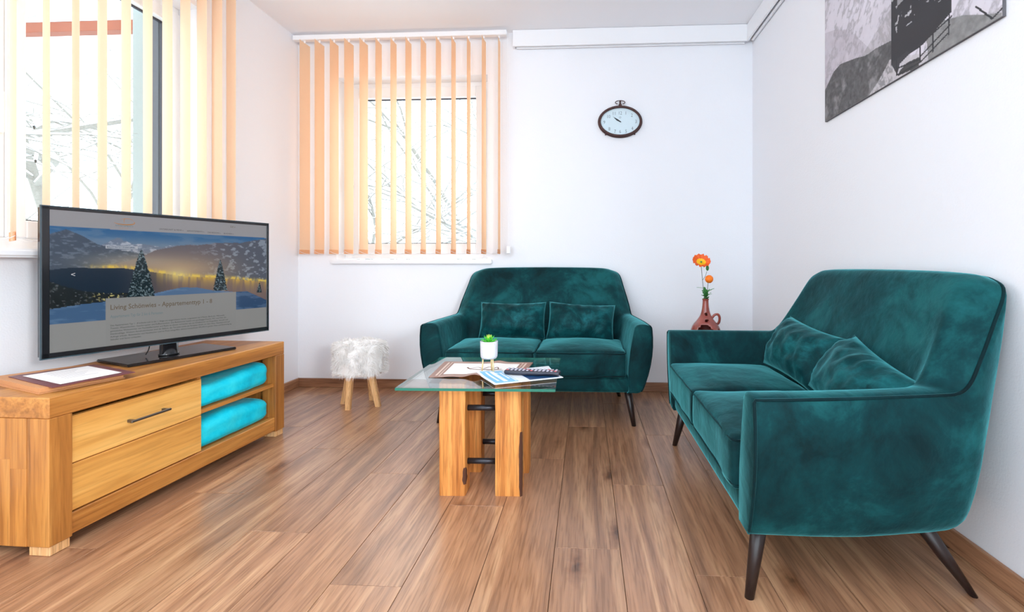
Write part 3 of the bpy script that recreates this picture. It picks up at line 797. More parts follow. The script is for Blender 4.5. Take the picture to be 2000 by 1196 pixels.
# ------------------------------------------------------------------ numpy painting helpers (flat print only)
def vnoise(u, v, seed=0):
    rng = np.random.RandomState(seed); G = rng.rand(64, 64)
    ui, vi = np.floor(u).astype(int), np.floor(v).astype(int); fu, fv = u - ui, v - vi
    fu = fu * fu * (3 - 2 * fu); fv = fv * fv * (3 - 2 * fv)
    g = lambda a, b: G[a % 64, b % 64]
    return (g(ui, vi) * (1 - fu) + g(ui + 1, vi) * fu) * (1 - fv) + (g(ui, vi + 1) * (1 - fu) + g(ui + 1, vi + 1) * fu) * fv
def fbm(u, v, seed=0, oc=4):
    s = 0; a = .5; t = 0
    for k in range(oc): s = s + a * vnoise(u * 2 ** k, v * 2 ** k, seed + k); t += a; a *= .55
    return s / t
def inpoly(U, V, poly):
    r = np.zeros(U.shape, bool); n = len(poly)
    for i in range(n):
        (x0, y0), (x1, y1) = poly[i], poly[(i + 1) % n]
        if y0 == y1: continue
        c = ((y0 > V) != (y1 > V)) & (U < (x1 - x0) * (V - y0) / (y1 - y0) + x0); r ^= c
    return r
def near_line(U, V, p, q, wd, asp=1.0):
    px, py, qx, qy = p[0] * asp, p[1], q[0] * asp, q[1]; X = U * asp
    dx, dy = qx - px, qy - py; L2 = dx * dx + dy * dy + 1e-12
    t = np.clip(((X - px) * dx + (V - py) * dy) / L2, 0, 1)
    return np.hypot(X - px - t * dx, V - py - t * dy) < wd
def smooth(a, b, x): t = np.clip((x - a) / (b - a), 0, 1); return t * t * (3 - 2 * t)
def mixc(img, mask, col):
    m = mask.astype(float)[..., None]; img[:] = img * (1 - m) + np.array(col) / 255. * m
def grid_print(name, nu, nv, pos, img, mat, parent):
    """img [nv,nu,3] sRGB 0..1 ; pos(u,v)->xyz, v down"""
    us = np.linspace(0, 1, nu); vs = np.linspace(0, 1, nv)
    verts = [pos(u, v) for v in vs for u in us]
    faces = [(j * nu + i, (j + 1) * nu + i, (j + 1) * nu + i + 1, j * nu + i + 1) for j in range(nv - 1) for i in range(nu - 1)]
    me = bpy.data.meshes.new(name); me.from_pydata(verts, [], faces)
    ca = me.color_attributes.new('print', 'FLOAT_COLOR', 'POINT')
    lin = np.where(img <= .04045, img / 12.92, ((img + .055) / 1.055) ** 2.4)
    buf = np.ones((nv * nu, 4), np.float32); buf[:, :3] = lin.reshape(-1, 3); ca.data.foreach_set('color', buf.ravel())
    return obj(name, me, mat, parent)
def print_mat(name, emit=0.0, rough=.5, base=1.0):
    m, nt, p = new_mat(name); at = nt.nodes.new('ShaderNodeAttribute'); at.attribute_name = 'print'
    if base < 1:
        sc_ = nt.nodes.new('ShaderNodeVectorMath'); sc_.operation = 'SCALE'; sc_.inputs['Scale'].default_value = base
        nt.links.new(at.outputs['Color'], sc_.inputs[0]); nt.links.new(sc_.outputs[0], p.inputs['Base Color'])
    else: nt.links.new(at.outputs['Color'], p.inputs['Base Color'])
    p.inputs['Roughness'].default_value = rough
    if emit: nt.links.new(at.outputs['Color'], p.inputs['Emission Color']); p.inputs['Emission Strength'].default_value = emit
    return m

def text_mesh(name, body, size, mat, parent, pos, ux, uy, font_off=0, wd=None, align='LEFT'):
    """flat lettering laid in the plane spanned by ux (reading direction) and uy (up)"""
    cu = bpy.data.curves.new(name, 'FONT'); cu.body = body; cu.size = size; cu.align_x = align; cu.resolution_u = 2; cu.offset = font_off
    to = bpy.data.objects.new(name, cu); me = bpy.data.meshes.new_from_object(to); bpy.data.objects.remove(to); bpy.data.curves.remove(cu)
    xs = [v.co.x for v in me.vertices]; k = 1.0
    if wd and xs: k = wd / (max(xs) - min(xs))
    ux, uy, pos = Vector(ux), Vector(uy), Vector(pos)
    for v in me.vertices: v.co = pos + ux * v.co.x * k + uy * v.co.y
    return obj(name, me, mat, parent)

# ------------------------------------------------------------------ television
P0, P1 = Vector((-1.936, 1.618, 0)), Vector((-1.640, 2.412, 0))
TW = (P1 - P0).length; tdir = (P1 - P0).normalized(); tn = Vector((tdir.y, -tdir.x, 0))
tv = thing('television', 'flat screen television showing a winter lake website on the oak cabinet', 'television', (P0.x, P0.y, .490), math.atan2(tdir.y, tdir.x))
# local frame: x along the screen, -y towards the viewer
ZB, ZT = .563 - .490, 1.110 - .490
obj('casing', box(B(), 0, TW, 0.0, .028, ZB, ZT, .005, 2), M['blackframe'], tv)
fb = B()
for b_ in ((0, TW, -.004, .006, ZB, ZB + .018), (0, TW, -.004, .006, ZT - .011, ZT), (0, .022, -.004, .006, ZB, ZT), (TW - .010, TW, -.004, .006, ZB, ZT)): box(fb, *b_, .0015)
obj('bezel', fb, M['blackgloss'], tv)
M['acryl'] = plain('clear_acrylic_edge', srgb(60, 76, 84), .2)
eb = B()
for b_ in ((-.003, TW + .003, -.003, .004, ZB - .004, ZB), (-.003, 0, -.003, .004, ZB, ZT), (TW, TW + .003, -.003, .004, ZB, ZT), (-.003, TW + .003, -.003, .004, ZT, ZT + .003)): box(eb, *b_)
obj('edge_strip', eb, M['acryl'], tv)
SX0, SX1, SZ0, SZ1 = .022, TW - .010, ZB + .018, ZT - .011
nu, nv = 360, 216
U, V = np.meshgrid(np.linspace(0, 1, nu), np.linspace(0, 1, nv)); img = np.zeros((nv, nu, 3)); asp = 1.62
GREY = (152, 150, 153)
sky_t = smooth(.12, .24, V)[..., None]
img[:] = (np.array((34, 92, 142)) * (1 - sky_t) + np.array((100, 124, 150)) * sky_t) / 255.
mixc(img, (smooth(.45, .62, fbm(U * 9, V * 30, 11)) * .35 * (V < .25)), (120, 136, 156))
def prof(pts, amp=.01, fr=30, seed=1):
    p = np.interp(U, [a for a, b in pts], [b for a, b in pts]); return p + amp * (fbm(U * fr, U * 0 + .5, seed, 4) - .5)
far = V > prof([(0, .20), (.17, .26), (.24, .175), (.30, .22), (.42, .235), (.6, .21), (1, .2)], .03, 30, 2)
mixc(img, far, (104, 118, 140)); mixc(img, far * smooth(.52, .66, fbm(U * 30, V * 40, 5)), (168, 176, 190))
lm = V > prof([(0, .17), (.055, .135), (.11, .18), (.17, .235), (.26, .275), (.35, .30), (1, .4)], .02, 20, 3)
mixc(img, lm, (60, 74, 92)); mixc(img, lm * smooth(.55, .7, fbm(U * 40, V * 60, 6)) * .45, (130, 142, 160))
rmn = V > prof([(0, .5), (.33, .33), (.40, .27), (.54, .215), (.62, .215), (.70, .185), (.84, .18), (.97, .135), (1, .13)], .015, 24, 4)
mixc(img, rmn, (96, 90, 98)); mixc(img, rmn * smooth(.6, .95, U) * .7, (70, 82, 98))
mixc(img, rmn * smooth(.54, .64, fbm(U * 34 + V * 12, V * 38 - U * 10, 8)) * smooth(.5, .8, U) * .6, (164, 178, 192))
gl = np.exp(-(((U - .48) / .28) ** 2 + ((V - .43) / .12) ** 2)); mixc(img, gl * .8, (196, 164, 124))
gl2 = np.exp(-(((U - .30) / .18) ** 2 + ((V - .36) / .05) ** 2)); mixc(img, gl2 * .45, (180, 168, 150))
shore = prof([(0, .40), (.07, .385), (.27, .392), (.395, .425), (.54, .465), (.70, .482), (1, .534)], .006, 40, 9)
band = np.exp(-((V - shore - .012) / .016) ** 2) * smooth(.1, .2, U); mixc(img, band * (.35 + .65 * smooth(.4, .6, fbm(U * 90, V * 20, 12))), (232, 196, 84))
lake = V > shore + .022
lakec = smooth(.2, .55, U)
base_l = (np.array((30, 44, 60))[None, None] * (1 - lakec[..., None]) + np.array((116, 98, 96))[None, None] * lakec[..., None]) / 255.
img[:] = np.where(lake[..., None], base_l, img)
refl = lake * np.exp(-(V - shore - .02) / .05) * smooth(.3, .5, U) * (.3 + .7 * smooth(.38, .62, fbm(U * 70, V * 4, 13))); mixc(img, np.clip(refl, 0, 1) * .9, (224, 180, 72))
hot = np.exp(-(((U - .5) / .06) ** 2 + ((V - .47) / .05) ** 2)); mixc(img, hot * .5, (236, 220, 150))
town = V > prof([(0, .50), (.05, .54), (.12, .58), (.20, .60), (.30, .61), (.34, .64), (1, 1.2)], .02, 50, 15)
mixc(img, town, (34, 38, 40)); mixc(img, town * smooth(.60, .68, fbm(U * 110, V * 90, 16)) * smooth(.1, .2, U), (196, 186, 120)); mixc(img, town * smooth(.62, .7, fbm(U * 80, V * 70, 17)) * .6, (110, 116, 120))
sn = V > np.minimum(prof([(0, .695), (.10, .675), (.22, .66), (.33, .645), (.39, .622), (.45, .60), (.524, .578), (.60, .585), (.68, .615), (.81, .64), (.88, .64), (1, .735)], .004, 12, 18), 2)
mixc(img, sn, (84, 112, 146)); mixc(img, sn * smooth(.76, .85, U) * .8, (36, 66, 102)); mixc(img, sn * (U < .2) * .5, (52, 84, 120)); mixc(img, sn * smooth(.45, .62, fbm(U * 14, V * 40, 19)) * .35, (120, 146, 176))
for (tx, t0, t1, hw, sd) in ((.340, .268, .640, .068, 21), (.722, .342, .622, .045, 22), (.955, .56, .66, .02, 23)):
    tt = (V - t0) / (t1 - t0); jag = .12 * (fbm(V * 90 + U * 12, U * 60, sd) - .5) + .10 * np.abs(((tt * 11) % 1) - .5)
    m_ = (tt > 0) & (tt < 1) & (np.abs(U - tx) < hw * (tt ** .85 + .05) * (.80 + 1.2 * jag)); mixc(img, m_, (30, 44, 50)); mixc(img, m_ * smooth(.56, .66, fbm(U * 160, V * 110, sd + 3)), (116, 134, 140))
mixc(img, V < .115 + .006 * U, GREY); mixc(img, V > .80 + .006 * U, (146, 146, 144))
mixc(img, (U > .197) & (U < .811) & (V > .640), (144, 144, 142))
for (a, b_) in (((.199, .243), (.322, .243)), ((.199, .260), (.322, .260)), ((.199, .243), (.199, .260)), ((.322, .243), (.322, .260))): mixc(img, near_line(U, V, a, b_, .0028, asp), (180, 184, 190))
spos = lambda u, v: (SX0 + (SX1 - SX0) * u, -.0012, SZ1 - (SZ1 - SZ0) * v)
M['screen'] = print_mat('lit_screen', emit=.50, rough=.16, base=.22)
scr = grid_print('screen', nu, nv, spos, img, M['screen'], tv)
def ink(name, col, e=.5):
    m, nt, p = new_mat(name); p.inputs['Base Color'].default_value = tuple(c * .22 for c in col[:3]) + (1,); p.inputs['Emission Color'].default_value = col; p.inputs['Emission Strength'].default_value = e; p.inputs['Roughness'].default_value = .2; return m
IN_G, IN_D, IN_O, IN_T, IN_L = ink('screen_ink_gold', srgb(112, 100, 84)), ink('screen_ink_dark', srgb(74, 74, 74)), ink('screen_ink_orange', srgb(196, 130, 60)), ink('screen_ink_teal', srgb(110, 128, 134)), ink('screen_ink_light', srgb(206, 208, 210))
def stext(body, u, v, h, mat, wd=None, off=0):
    p = spos(u, v); return text_mesh('lettering', body, h * (SZ1 - SZ0) * 1.35, mat, scr, (p[0], -.0018, p[2]), (1, 0, 0), (0, 0, 1), off, wd * (SX1 - SX0) if wd else None)
stext('Living Schönwies - Appartementtyp 1 - 8', .213, .728, .040, IN_G, .462, .0003)
stext('Appartement Typ für 2 bis 6 Personen', .214, .790, .024, IN_T, .22)
body = ['Das Appartement Typ 1 - 8 befindet sich in der 1. Etage mit eingerichteter Küche, ausgestattet mit 4 Platten, Backrohr, Mikrowelle',
        'Toaster, Wasserkocher, Geschirrspüler und Kaffeemaschine. Das Badezimmer besitzt eine großzügige Dusche, WC und Föhn. Ein',
        'gemütliches Wohnzimmer mit Flachbildfernseher und Radio ist ebenso vorhanden wie ein Schlafzimmer mit Doppelbett, Schrank und',
        'Kleiderablage. Weitere Annehmlichkeiten sind der Balkon, die Terrasse sowie ein Parkplatz direkt vor dem Haus. Haustiere sind auf',
        'Anfrage erlaubt. Bettwäsche und Handtücher sind im Preis inbegriffen, ebenso kostenfreies WLAN im ganzen Haus und Endreinigung',
        'Skikeller und Sauna vorhanden.']
for k, b_ in enumerate(body): stext(b_, .214, .853 + k * .0215, .0125, IN_D, (.53 + .05 * (k / 5)) if k < 5 else .125)
for b_, u, v, wd in (('UNTERKUNFT & MEHR ▾', .417, .099, .112), ('APPARTEMENTS ▾', .547, .101, .088), ('DIE REGION ▾', .653, .104, .07), ('BUCHEN ▾', .741, .105, .056)): stext(b_.replace('▾', 'v'), u, v, .013, IN_D, wd)
stext('DE v', .778, .042, .018, IN_G, .028)
stext('APPARTEMENTS', .233, .092, .016, IN_T, .072); stext('* * * *', .250, .110, .012, IN_O, .034)
stext('APPARTEMENTTYP 1 - 8', .203, .2565, .010, IN_L, .115); stext('<', .070, .472, .035, IN_L)
lg = B(); 
def arc(cx_, cz_, rx, rz_, a0, a1, r_, n_=18):
    pts = [(cx_ + rx * math.cos(R(a0 + (a1 - a0) * k / n_)), -.0018, cz_ + rz_ * math.sin(R(a0 + (a1 - a0) * k / n_))) for k in range(n_ + 1)]
    tube(lg, pts, [r_ * (.25 + math.sin(math.pi * k / n_)) for k in range(n_ + 1)], 6, flat=1.0)
c0 = spos(.275, .058)
arc(c0[0] - .004, c0[2], .034, .009, 190, 395, .0016); arc(c0[0] + .004, c0[2] + .004, .024, .012, 20, 150, .0008); arc(c0[0], c0[2] + .006, .006, .010, 60, 240, .0008)
for v in lg.verts: v.co.y = -.0018
obj('logo', lg, IN_O, scr)
# stand, neck, cable : local coordinates from world points
def to_tv(p): v = Vector((p[0], p[1], 0)) - Vector((P0.x, P0.y, 0)); return (v.dot(tdir), -v.dot(tn))
sb = B(); quad = [to_tv(q) for q in ((-1.815, 1.822), (-1.684, 2.246), (-1.930, 2.345), (-2.045, 1.915))]
prism(sb, quad, 0.001, .013); bmesh.ops.bevel(sb, geom=[e for e in sb.edges], offset=.003, segments=2, affect='EDGES'); obj('stand_plate', sb, M['blackgloss'], tv)
nx, ny = to_tv((-1.835, 2.035)); nb = B(); lathe(nb, [(.032, .013), (.034, .018), (.030, .022), (.028, .10)], 24, (nx, ny), 1.2, .8); obj('neck', nb, M['blackgloss'], tv, smooth=True)
kb = B(); kx, ky = to_tv((-1.90, 1.99)); tube(kb, catmull([(kx, ky, .02), (kx + .01, ky - .004, .045), (kx + .02, ky + .01, .08), (kx + .02, ky + .02, .14)], 5), .0025, 6); obj('cable', kb, M['blackgloss'], tv)

# ------------------------------------------------------------------ fur stool
M['fur'] = plain('white_fur', (.86, .84, .82, 1), .8, var=.05); M['fur'].node_tree.nodes['Principled BSDF'].inputs['Sheen Weight'].default_value = .5
st = thing('fur_stool', 'small round stool with white fur seat and pale wooden legs', 'stool', (-1.447, 3.03, 0))
sb = B(); lathe(sb, [(.10, .20), (.140, .205), (.150, .225), (.152, .36), (.145, .395), (.10, .405), (.001, .408)], 32); obj('seat', sb, M['fur'], st, smooth=True)
rnd = random.Random(11); verts = []; faces = []
for i in range(15000):
    if i % 5 < 2:
        r_ = .15 * math.sqrt(rnd.random()); a = rnd.uniform(0, 2 * math.pi); p = Vector((r_ * math.cos(a), r_ * math.sin(a), .40)); nrm = Vector((math.cos(a) * r_ / .15 * .8, math.sin(a) * r_ / .15 * .8, .6))
    else:
        a = rnd.uniform(0, 2 * math.pi); z = rnd.uniform(.215, .39); p = Vector((.149 * math.cos(a), .149 * math.sin(a), z)); nrm = Vector((math.cos(a), math.sin(a), .15))
    cl = Vector((fn(p.x, p.y, p.z, 22), fn(p.x + 4, p.y, p.z, 22), fn(p.x, p.y + 4, p.z, 22))) * 1.6
    d = (nrm.normalized() * .55 + cl + Vector((rnd.gauss(0, .22), rnd.gauss(0, .22), rnd.gauss(0, .22) - .35))).normalized()
    ln = rnd.uniform(.018, .036); sd = d.cross(Vector((rnd.gauss(0, 1), rnd.gauss(0, 1), rnd.gauss(0, 1)))).normalized() * .0011
    m1 = p + d * ln * .55; tip = p + d * ln + Vector((0, 0, -.008)); b0 = len(verts)
    verts += [p - sd, p + sd, m1 + sd, m1 - sd, tip]; faces += [(b0, b0 + 1, b0 + 2, b0 + 3), (b0 + 3, b0 + 2, b0 + 4)]
me = bpy.data.meshes.new('fur'); me.from_pydata([tuple(v) for v in verts], [], faces); fo_ = obj('fur', me, M['fur'], st); fo_['kind'] = 'stuff'
for (tx, ty, bx, by) in ((-.030, -.075, -.028, -.105), (.075, -.020, .128, -.025), (-.075, .020, -.122, .022), (.030, .075, .026, .115)):
    lb = B(); a = Vector((tx, ty, .225)); b = Vector((bx, by, 0)); rows = []
    for p, wd in ((a, .021), (b, .0165)):
        rows.append([lb.verts.new((p.x + x * wd, p.y + y * wd, p.z)) for x, y in ((-1, -.6), (-.7, -1), (.7, -1), (1, -.6), (1, .6), (.7, 1), (-.7, 1), (-1, .6))])
    for k in range(8): lb.faces.new([rows[0][k], rows[1][k], rows[1][(k + 1) % 8], rows[0][(k + 1) % 8]])
    lb.faces.new(rows[0]); lb.faces.new(rows[1][::-1]); bmesh.ops.recalc_face_normals(lb, faces=lb.faces)
    obj('leg', lb, M['pine'], st)

# ------------------------------------------------------------------ wall clock
M['rust'] = plain('dark_rusty_metal', srgb(74, 48, 46), .5, metal=.4, var=.4, bscale=60)
M['dial'] = plain('pale_blue_dial', srgb(222, 238, 244), .5); M['clock_ink'] = plain('clock_ink', srgb(60, 78, 84), .6)
ck = thing('wall_clock', 'oval pocket watch style wall clock with dark rusty rim on the white wall', 'clock', (.240, YB, 1.915))
def oval(n_, rx, rz_, y): return [(rx * math.cos(2 * math.pi * k / n_), y, rz_ * math.sin(2 * math.pi * k / n_)) for k in range(n_)]
rb = B(); tube(rb, oval(64, .145, .103, -.022), .0085, 10, closed=True); tube(rb, oval(64, .149, .107, -.010), .0085, 8, closed=True)
obj('rim', rb, M['rust'], ck, smooth=True)
db = B(); a_ = [db.verts.new(p) for p in oval(64, .146, .104, -.012)]; b_ = [db.verts.new(p) for p in oval(64, .146, .104, -.0005)]
db.faces.new(a_); db.faces.new(b_[::-1])
for k in range(64): db.faces.new([a_[k], b_[k], b_[(k + 1) % 64], a_[(k + 1) % 64]])
bmesh.ops.recalc_face_normals(db, faces=db.faces); dl = obj('dial', db, M['dial'], ck)
for h_, px_, pz_ in ((12, 0, .062), (1, .040, .061), (2, .083, .045), (3, .112, .000), (4, .086, -.048), (5, .042, -.068), (6, 0, -.070), (7, -.036, -.068), (8, -.076, -.050), (9, -.112, -.002), (10, -.082, .038), (11, -.042, .060)):
    s_ = .034
    text_mesh('numeral', str(h_), s_, M['clock_ink'], dl, (px_, -.0135, pz_ - s_ * .36), (.85, 0, 0), (0, 0, 1), -.0004, None, 'CENTER')
eb2 = B(); tube(eb2, [(.006 * math.cos(a * .5), -.0135, .030 + .006 * math.sin(a * .5)) for a in range(13)], .0008, 5, closed=True); obj('dial_emblem', eb2, M['clock_ink'], dl)
for ang_, ln, wd in ((145, .062, .0036), (149, .048, .0056)):
    hb = B(); d_ = Vector((math.cos(R(ang_)), 0, math.sin(R(ang_)))); s2 = Vector((-d_.z, 0, d_.x)); yy = Vector((0, -.016, 0))
    pts = [d_ * -.008 - s2 * wd * .5 + yy, d_ * ln * .5 - s2 * wd + yy, d_ * ln + yy, d_ * ln * .5 + s2 * wd + yy, d_ * -.008 + s2 * wd * .5 + yy]
    f0 = [hb.verts.new(p) for p in pts]; f1 = [hb.verts.new(p + Vector((0, .0012, 0))) for p in pts]; hb.faces.new(f0); hb.faces.new(f1[::-1])
    for k in range(5): hb.faces.new([f0[k], f1[k], f1[(k + 1) % 5], f0[(k + 1) % 5]])
    bmesh.ops.recalc_face_normals(hb, faces=hb.faces); obj('hand', hb, M['clock_ink'], ck)
gb = B(); gb.faces.new([gb.verts.new(p) for p in oval(48, .142, .100, -.020)]); obj('glass', gb, M['clockglass'], ck)
cb = B(); tube(cb, [(0, -.018, .108), (0, -.018, .122), (0, -.018, .130), (0, -.018, .138), (0, -.018, .150)], [.011, .010, .005, .007, .002], 12); obj('crown', cb, M['rust'], ck, smooth=True)
bb = B(); tube(bb, [(.034 * math.cos(R(a)) , -.020, .134 + .013 * math.sin(R(a))) for a in range(-60, 241, 15)], .0028, 8); obj('bow', bb, M['rust'], ck, smooth=True)
fb = B()
for sx in (-1, 1): tube(fb, [(sx * .096, -.02, -.084), (sx * .104, -.02, -.096)], [.007, .005], 8)
obj('foot_knob', fb, M['rust'], ck)

# ------------------------------------------------------------------ canvas picture on the right wall
CX0 = XR - .011; PY1, PY0, PZ0, PZ1 = 2.408, 1.408, 1.590, 2.400
nu, nv = 420, 340
A2, V2 = np.meshgrid(np.linspace(0, 1, nu), np.linspace(0, 1, nv)); Aa = A2 * (PY1 - PY0); Zz = PZ1 - V2 * (PZ1 - PZ0)
im = np.zeros((nv, nu, 3)); g = .80 + .10 * fbm(Aa * 8, Zz * 8, 31)
slope = fbm(Aa * 34 - Zz * 22, Zz * 20 + Aa * 14, 33, 5); g = g - .17 * smooth(.45, .62, slope) + .12 * smooth(.6, .7, slope)
im[:] = g[..., None] * np.array((1.0, .98, 1.02))
mixc(im, inpoly(Aa, Zz, [(.0, 2.02), (.10, 1.99), (.22, 1.93), (.36, 1.79), (.20, 1.72), (0, 1.76)]) * (.15 + .5 * fbm(Aa * 40, Zz * 30, 34)), (168, 160, 168))
ridge = inpoly(Aa, Zz, [(.25, 1.72), (.32, 1.78), (.42, 1.83), (.505, 1.87), (.62, 1.98), (.62, 1.7)]); mixc(im, ridge * (.4 + .5 * smooth(.42, .6, fbm(Aa * 60 + Zz * 30, Zz * 20, 35))), (168, 164, 168))
hill = inpoly(Aa, Zz, [(0, 1.745), (.03, 1.765), (.08, 1.80), (.14, 1.812), (.20, 1.80), (.27, 1.785), (.34, 1.765), (.42, 1.762), (.52, 1.748), (.52, 1.5), (0, 1.5)])
hc = 70 + 46 * fbm(Aa * 70, Zz * 70, 36) + 40 * smooth(.5, .7, fbm(Aa * 18, Zz * 18, 37)); im[:] = np.where(hill[..., None], (hc[..., None] * np.array((1, .99, 1.0))) / 255., im)
mixc(im, inpoly(Aa, Zz, [(.34, 1.58), (.42, 1.62), (.47, 1.655), (.50, 1.68), (.58, 1.66), (.76, 1.60), (.76, 1.57), (.34, 1.57)]) * (.5 + .5 * smooth(.35, .6, fbm(Aa * 90, Zz * 90, 38))), (196, 192, 196))
rh = inpoly(Aa, Zz, [(.70, 1.665), (.78, 1.69), (.86, 1.665), (.93, 1.63), (1.0, 1.60), (1.0, 1.5), (.72, 1.5)]); hc = 112 + 50 * fbm(Aa * 50, Zz * 60, 39); im[:] = np.where(rh[..., None], hc[..., None] / 255., im)
car = inpoly(Aa, Zz, [(.509, 1.90), (.509, 1.655), (.60, 1.652), (.68, 1.655), (.812, 1.700), (.812, 1.98), (.76, 2.01), (.55, 1.96)]); mixc(im, car, (56, 56, 60))
for wx in (.545, .60, .655, .70, .75): mixc(im, inpoly(Aa, Zz, [(wx, 1.86), (wx + .035, 1.865), (wx + .035, 1.935), (wx, 1.93)]) & car, (150, 150, 154))
mixc(im, car * smooth(.66, .72, fbm(Aa * 50, Zz * 50, 41)) * (Zz > 1.76), (190, 190, 194))
mixc(im, inpoly(Aa, Zz, [(.545, 1.600), (.66, 1.588), (.67, 1.62), (.60, 1.628), (.56, 1.615)]), (70, 70, 70))
mixc(im, inpoly(Aa, Zz, [(.509, 1.66), (.545, 1.605), (.56, 1.64), (.62, 1.655), (.6, 1.67)]), (62, 62, 66))
for p, q in (((.541, 1.605), (.541, 1.66)), ((.541, 1.63), (.668, 1.612)), ((.668, 1.600), (.800, 1.640)), ((.668, 1.620), (.805, 1.662)), ((.64, 1.655), (.812, 1.686)), ((.668, 1.60), (.668, 1.66)), ((.73, 1.61), (.73, 1.67)), ((.80, 1.635), (.803, 1.70)), ((.541, 1.605), (.668, 1.600)), ((.909, 1.665), (.967, 1.600)), ((.967, 1.600), (1.0, 1.613))):
    mixc(im, near_line(Aa, Zz, p, q, .0028), (52, 52, 56))
mixc(im, Zz < 1.592, (110, 106, 110))
pic = thing('canvas_picture', 'black and white canvas print of a cable car above mountains', 'picture', (0, 0, 0))
M['canvas'] = print_mat('canvas_print', rough=.7); M['canvas_side'] = plain('grey_canvas_edge', srgb(96, 94, 98), .8, bump=.4, bscale=500)
obj('stretcher_frame', box(B(), CX0 + .0006, XR - .001, PY0, PY1, PZ0, PZ1), M['canvas_side'], pic)
grid_print('print', nu, nv, lambda u, v: (CX0, PY1 - (PY1 - PY0) * u, PZ1 - (PZ1 - PZ0) * v), im, M['canvas'], pic)

# ------------------------------------------------------------------ side table (behind the arm) with vase and poppies
VX, VY, VZ = .716, 2.95, .445
sd = thing('pedestal_table', 'slim pedestal table hidden behind the far armrest, holding the vase', 'table', (VX, VY, 0))
tb = B(); lathe(tb, [(.001, VZ - .018), (.125, VZ - .018), (.13, VZ - .010), (.13, VZ - .003), (.126, VZ), (.001, VZ)], 36); obj('tabletop', tb, M['cab_y'], sd, smooth=False)
tb = B(); lathe(tb, [(.10, 0), (.10, .010), (.02, .022), (.016, .05), (.016, VZ - .018)], 24); obj('pedestal', tb, M['iron'], sd, smooth=False)
M['glaze'] = plain('red_brown_glaze', srgb(150, 72, 62), .22, var=.55, bscale=16, coat=.5); M['glaze_in'] = plain('dark_vase_inside', srgb(40, 24, 22), .7)
vs = thing('ceramic_vase', 'red-brown glazed vase with handle and openings behind the far armrest', 'vase', (VX, VY, VZ + .0005))
prof_v = [(.055, 0), (.078, .012), (.088, .035), (.087, .060), (.074, .092), (.050, .122), (.032, .150), (.023, .180), (.0185, .215), (.0175, .240), (.021, .248)]
vb = B(); segs = 40; rings = []
sm_prof = catmull(prof_v, 4)
for r_, z in sm_prof: rings.append([vb.verts.new((r_ * math.cos(2 * math.pi * k / segs), r_ * math.sin(2 * math.pi * k / segs), z)) for k in range(segs)])
holes = [(-104, .052, .046, .050), (-96, .158, .009, .010), (-98, .122, .012, .009), (-40, .068, .007, .007)]
for a, b in zip(rings, rings[1:]):
    for k in range(segs):
        q = [a[k], a[(k + 1) % segs], b[(k + 1) % segs], b[k]]; c = sum((v.co for v in q), Vector()) / 4; r_ = math.hypot(c.x, c.y); an = math.degrees(math.atan2(c.y, c.x))
        if any(((R((an - ha + 180) % 360 - 180) * r_) / hw) ** 2 + ((c.z - hz) / hh) ** 2 < 1 for ha, hz, hw, hh in holes): continue
        vb.faces.new(q)
vb.faces.new(rings[0][::-1])
vo_ = obj('body', vb, M['glaze'], vs, smooth=True); md = vo_.modifiers.new('wall_thickness', 'SOLIDIFY'); md.thickness = .005; md.offset = -1
hb = B(); tube(hb, catmull([(.034, -.004, .128), (.050, -.008, .152), (.070, -.010, .156), (.080, -.010, .138), (.078, -.008, .112), (.070, -.004, .098)], 5), .0075, 10); obj('handle', hb, M['glaze'], vs, smooth=True)

M['petal'] = plain('orange_petal', srgb(250, 96, 20), .5, var=.3, bscale=25); M['petal_y'] = plain('yellow_petal_heart', srgb(255, 190, 20), .5, var=.1); M['pompon'] = plain('orange_pompon', srgb(255, 128, 20), .6, bump=1, bscale=200)
M['stem'] = plain('grey_green_stem', srgb(96, 104, 92), .6); M['leaf'] = plain('poppy_leaf', srgb(70, 140, 72), .5, var=.35, bscale=30)
fx, fy, fz = VX, VY, VZ + .23
stem1 = catmull([(0, 0, 0), (-.012, 0, .07), (-.020, 0, .15), (-.030, -.01, .235)], 6); stem2 = catmull([(.004, 0, 0), (.010, 0, .06), (.012, -.01, .115)], 6)
def bloom_stem(pts, parent, br=None):
    b = B(); tube(b, pts, .0017, 6)
    if br: tube(b, br, .0013, 6)
    return obj('stem', b, M['stem'], parent)
def leaf_mesh(L_, Wd, n_=7, lob=.35):
    b = B(); rows = []
    for q in range(n_ + 1):
        t = q / n_; wd = Wd * math.sin(math.pi * min(1, .08 + .92 * t)) * (1 + lob * (-1) ** q); z = .25 * L_ * t * (1 - t)
        rows.append([b.verts.new((L_ * t, -wd, z)), b.verts.new((L_ * t, 0, z + .002)), b.verts.new((L_ * t, wd, z))])
    for a, c in zip(rows, rows[1:]):
        for q in (0, 1): b.faces.new([a[q], a[q + 1], c[q + 1], c[q]])
    return b
fl1 = thing('poppy_flower', 'open orange and yellow artificial poppy standing tallest in the vase', 'flower', (fx, fy, fz))
bloom_stem(stem1, fl1, catmull([(-.019, 0, .13), (-.002, 0, .155), (.006, -.005, .185)], 4))
bd = B(); lathe(bd, [(.001, .195), (.007, .200), (.010, .212), (.007, .226), (.001, .230)], 12, (.008, -.012)); bmesh.ops.translate(bd, verts=bd.verts, vec=(0, 0, -.008)); obj('bud', bd, M['leaf'], fl1, smooth=True)
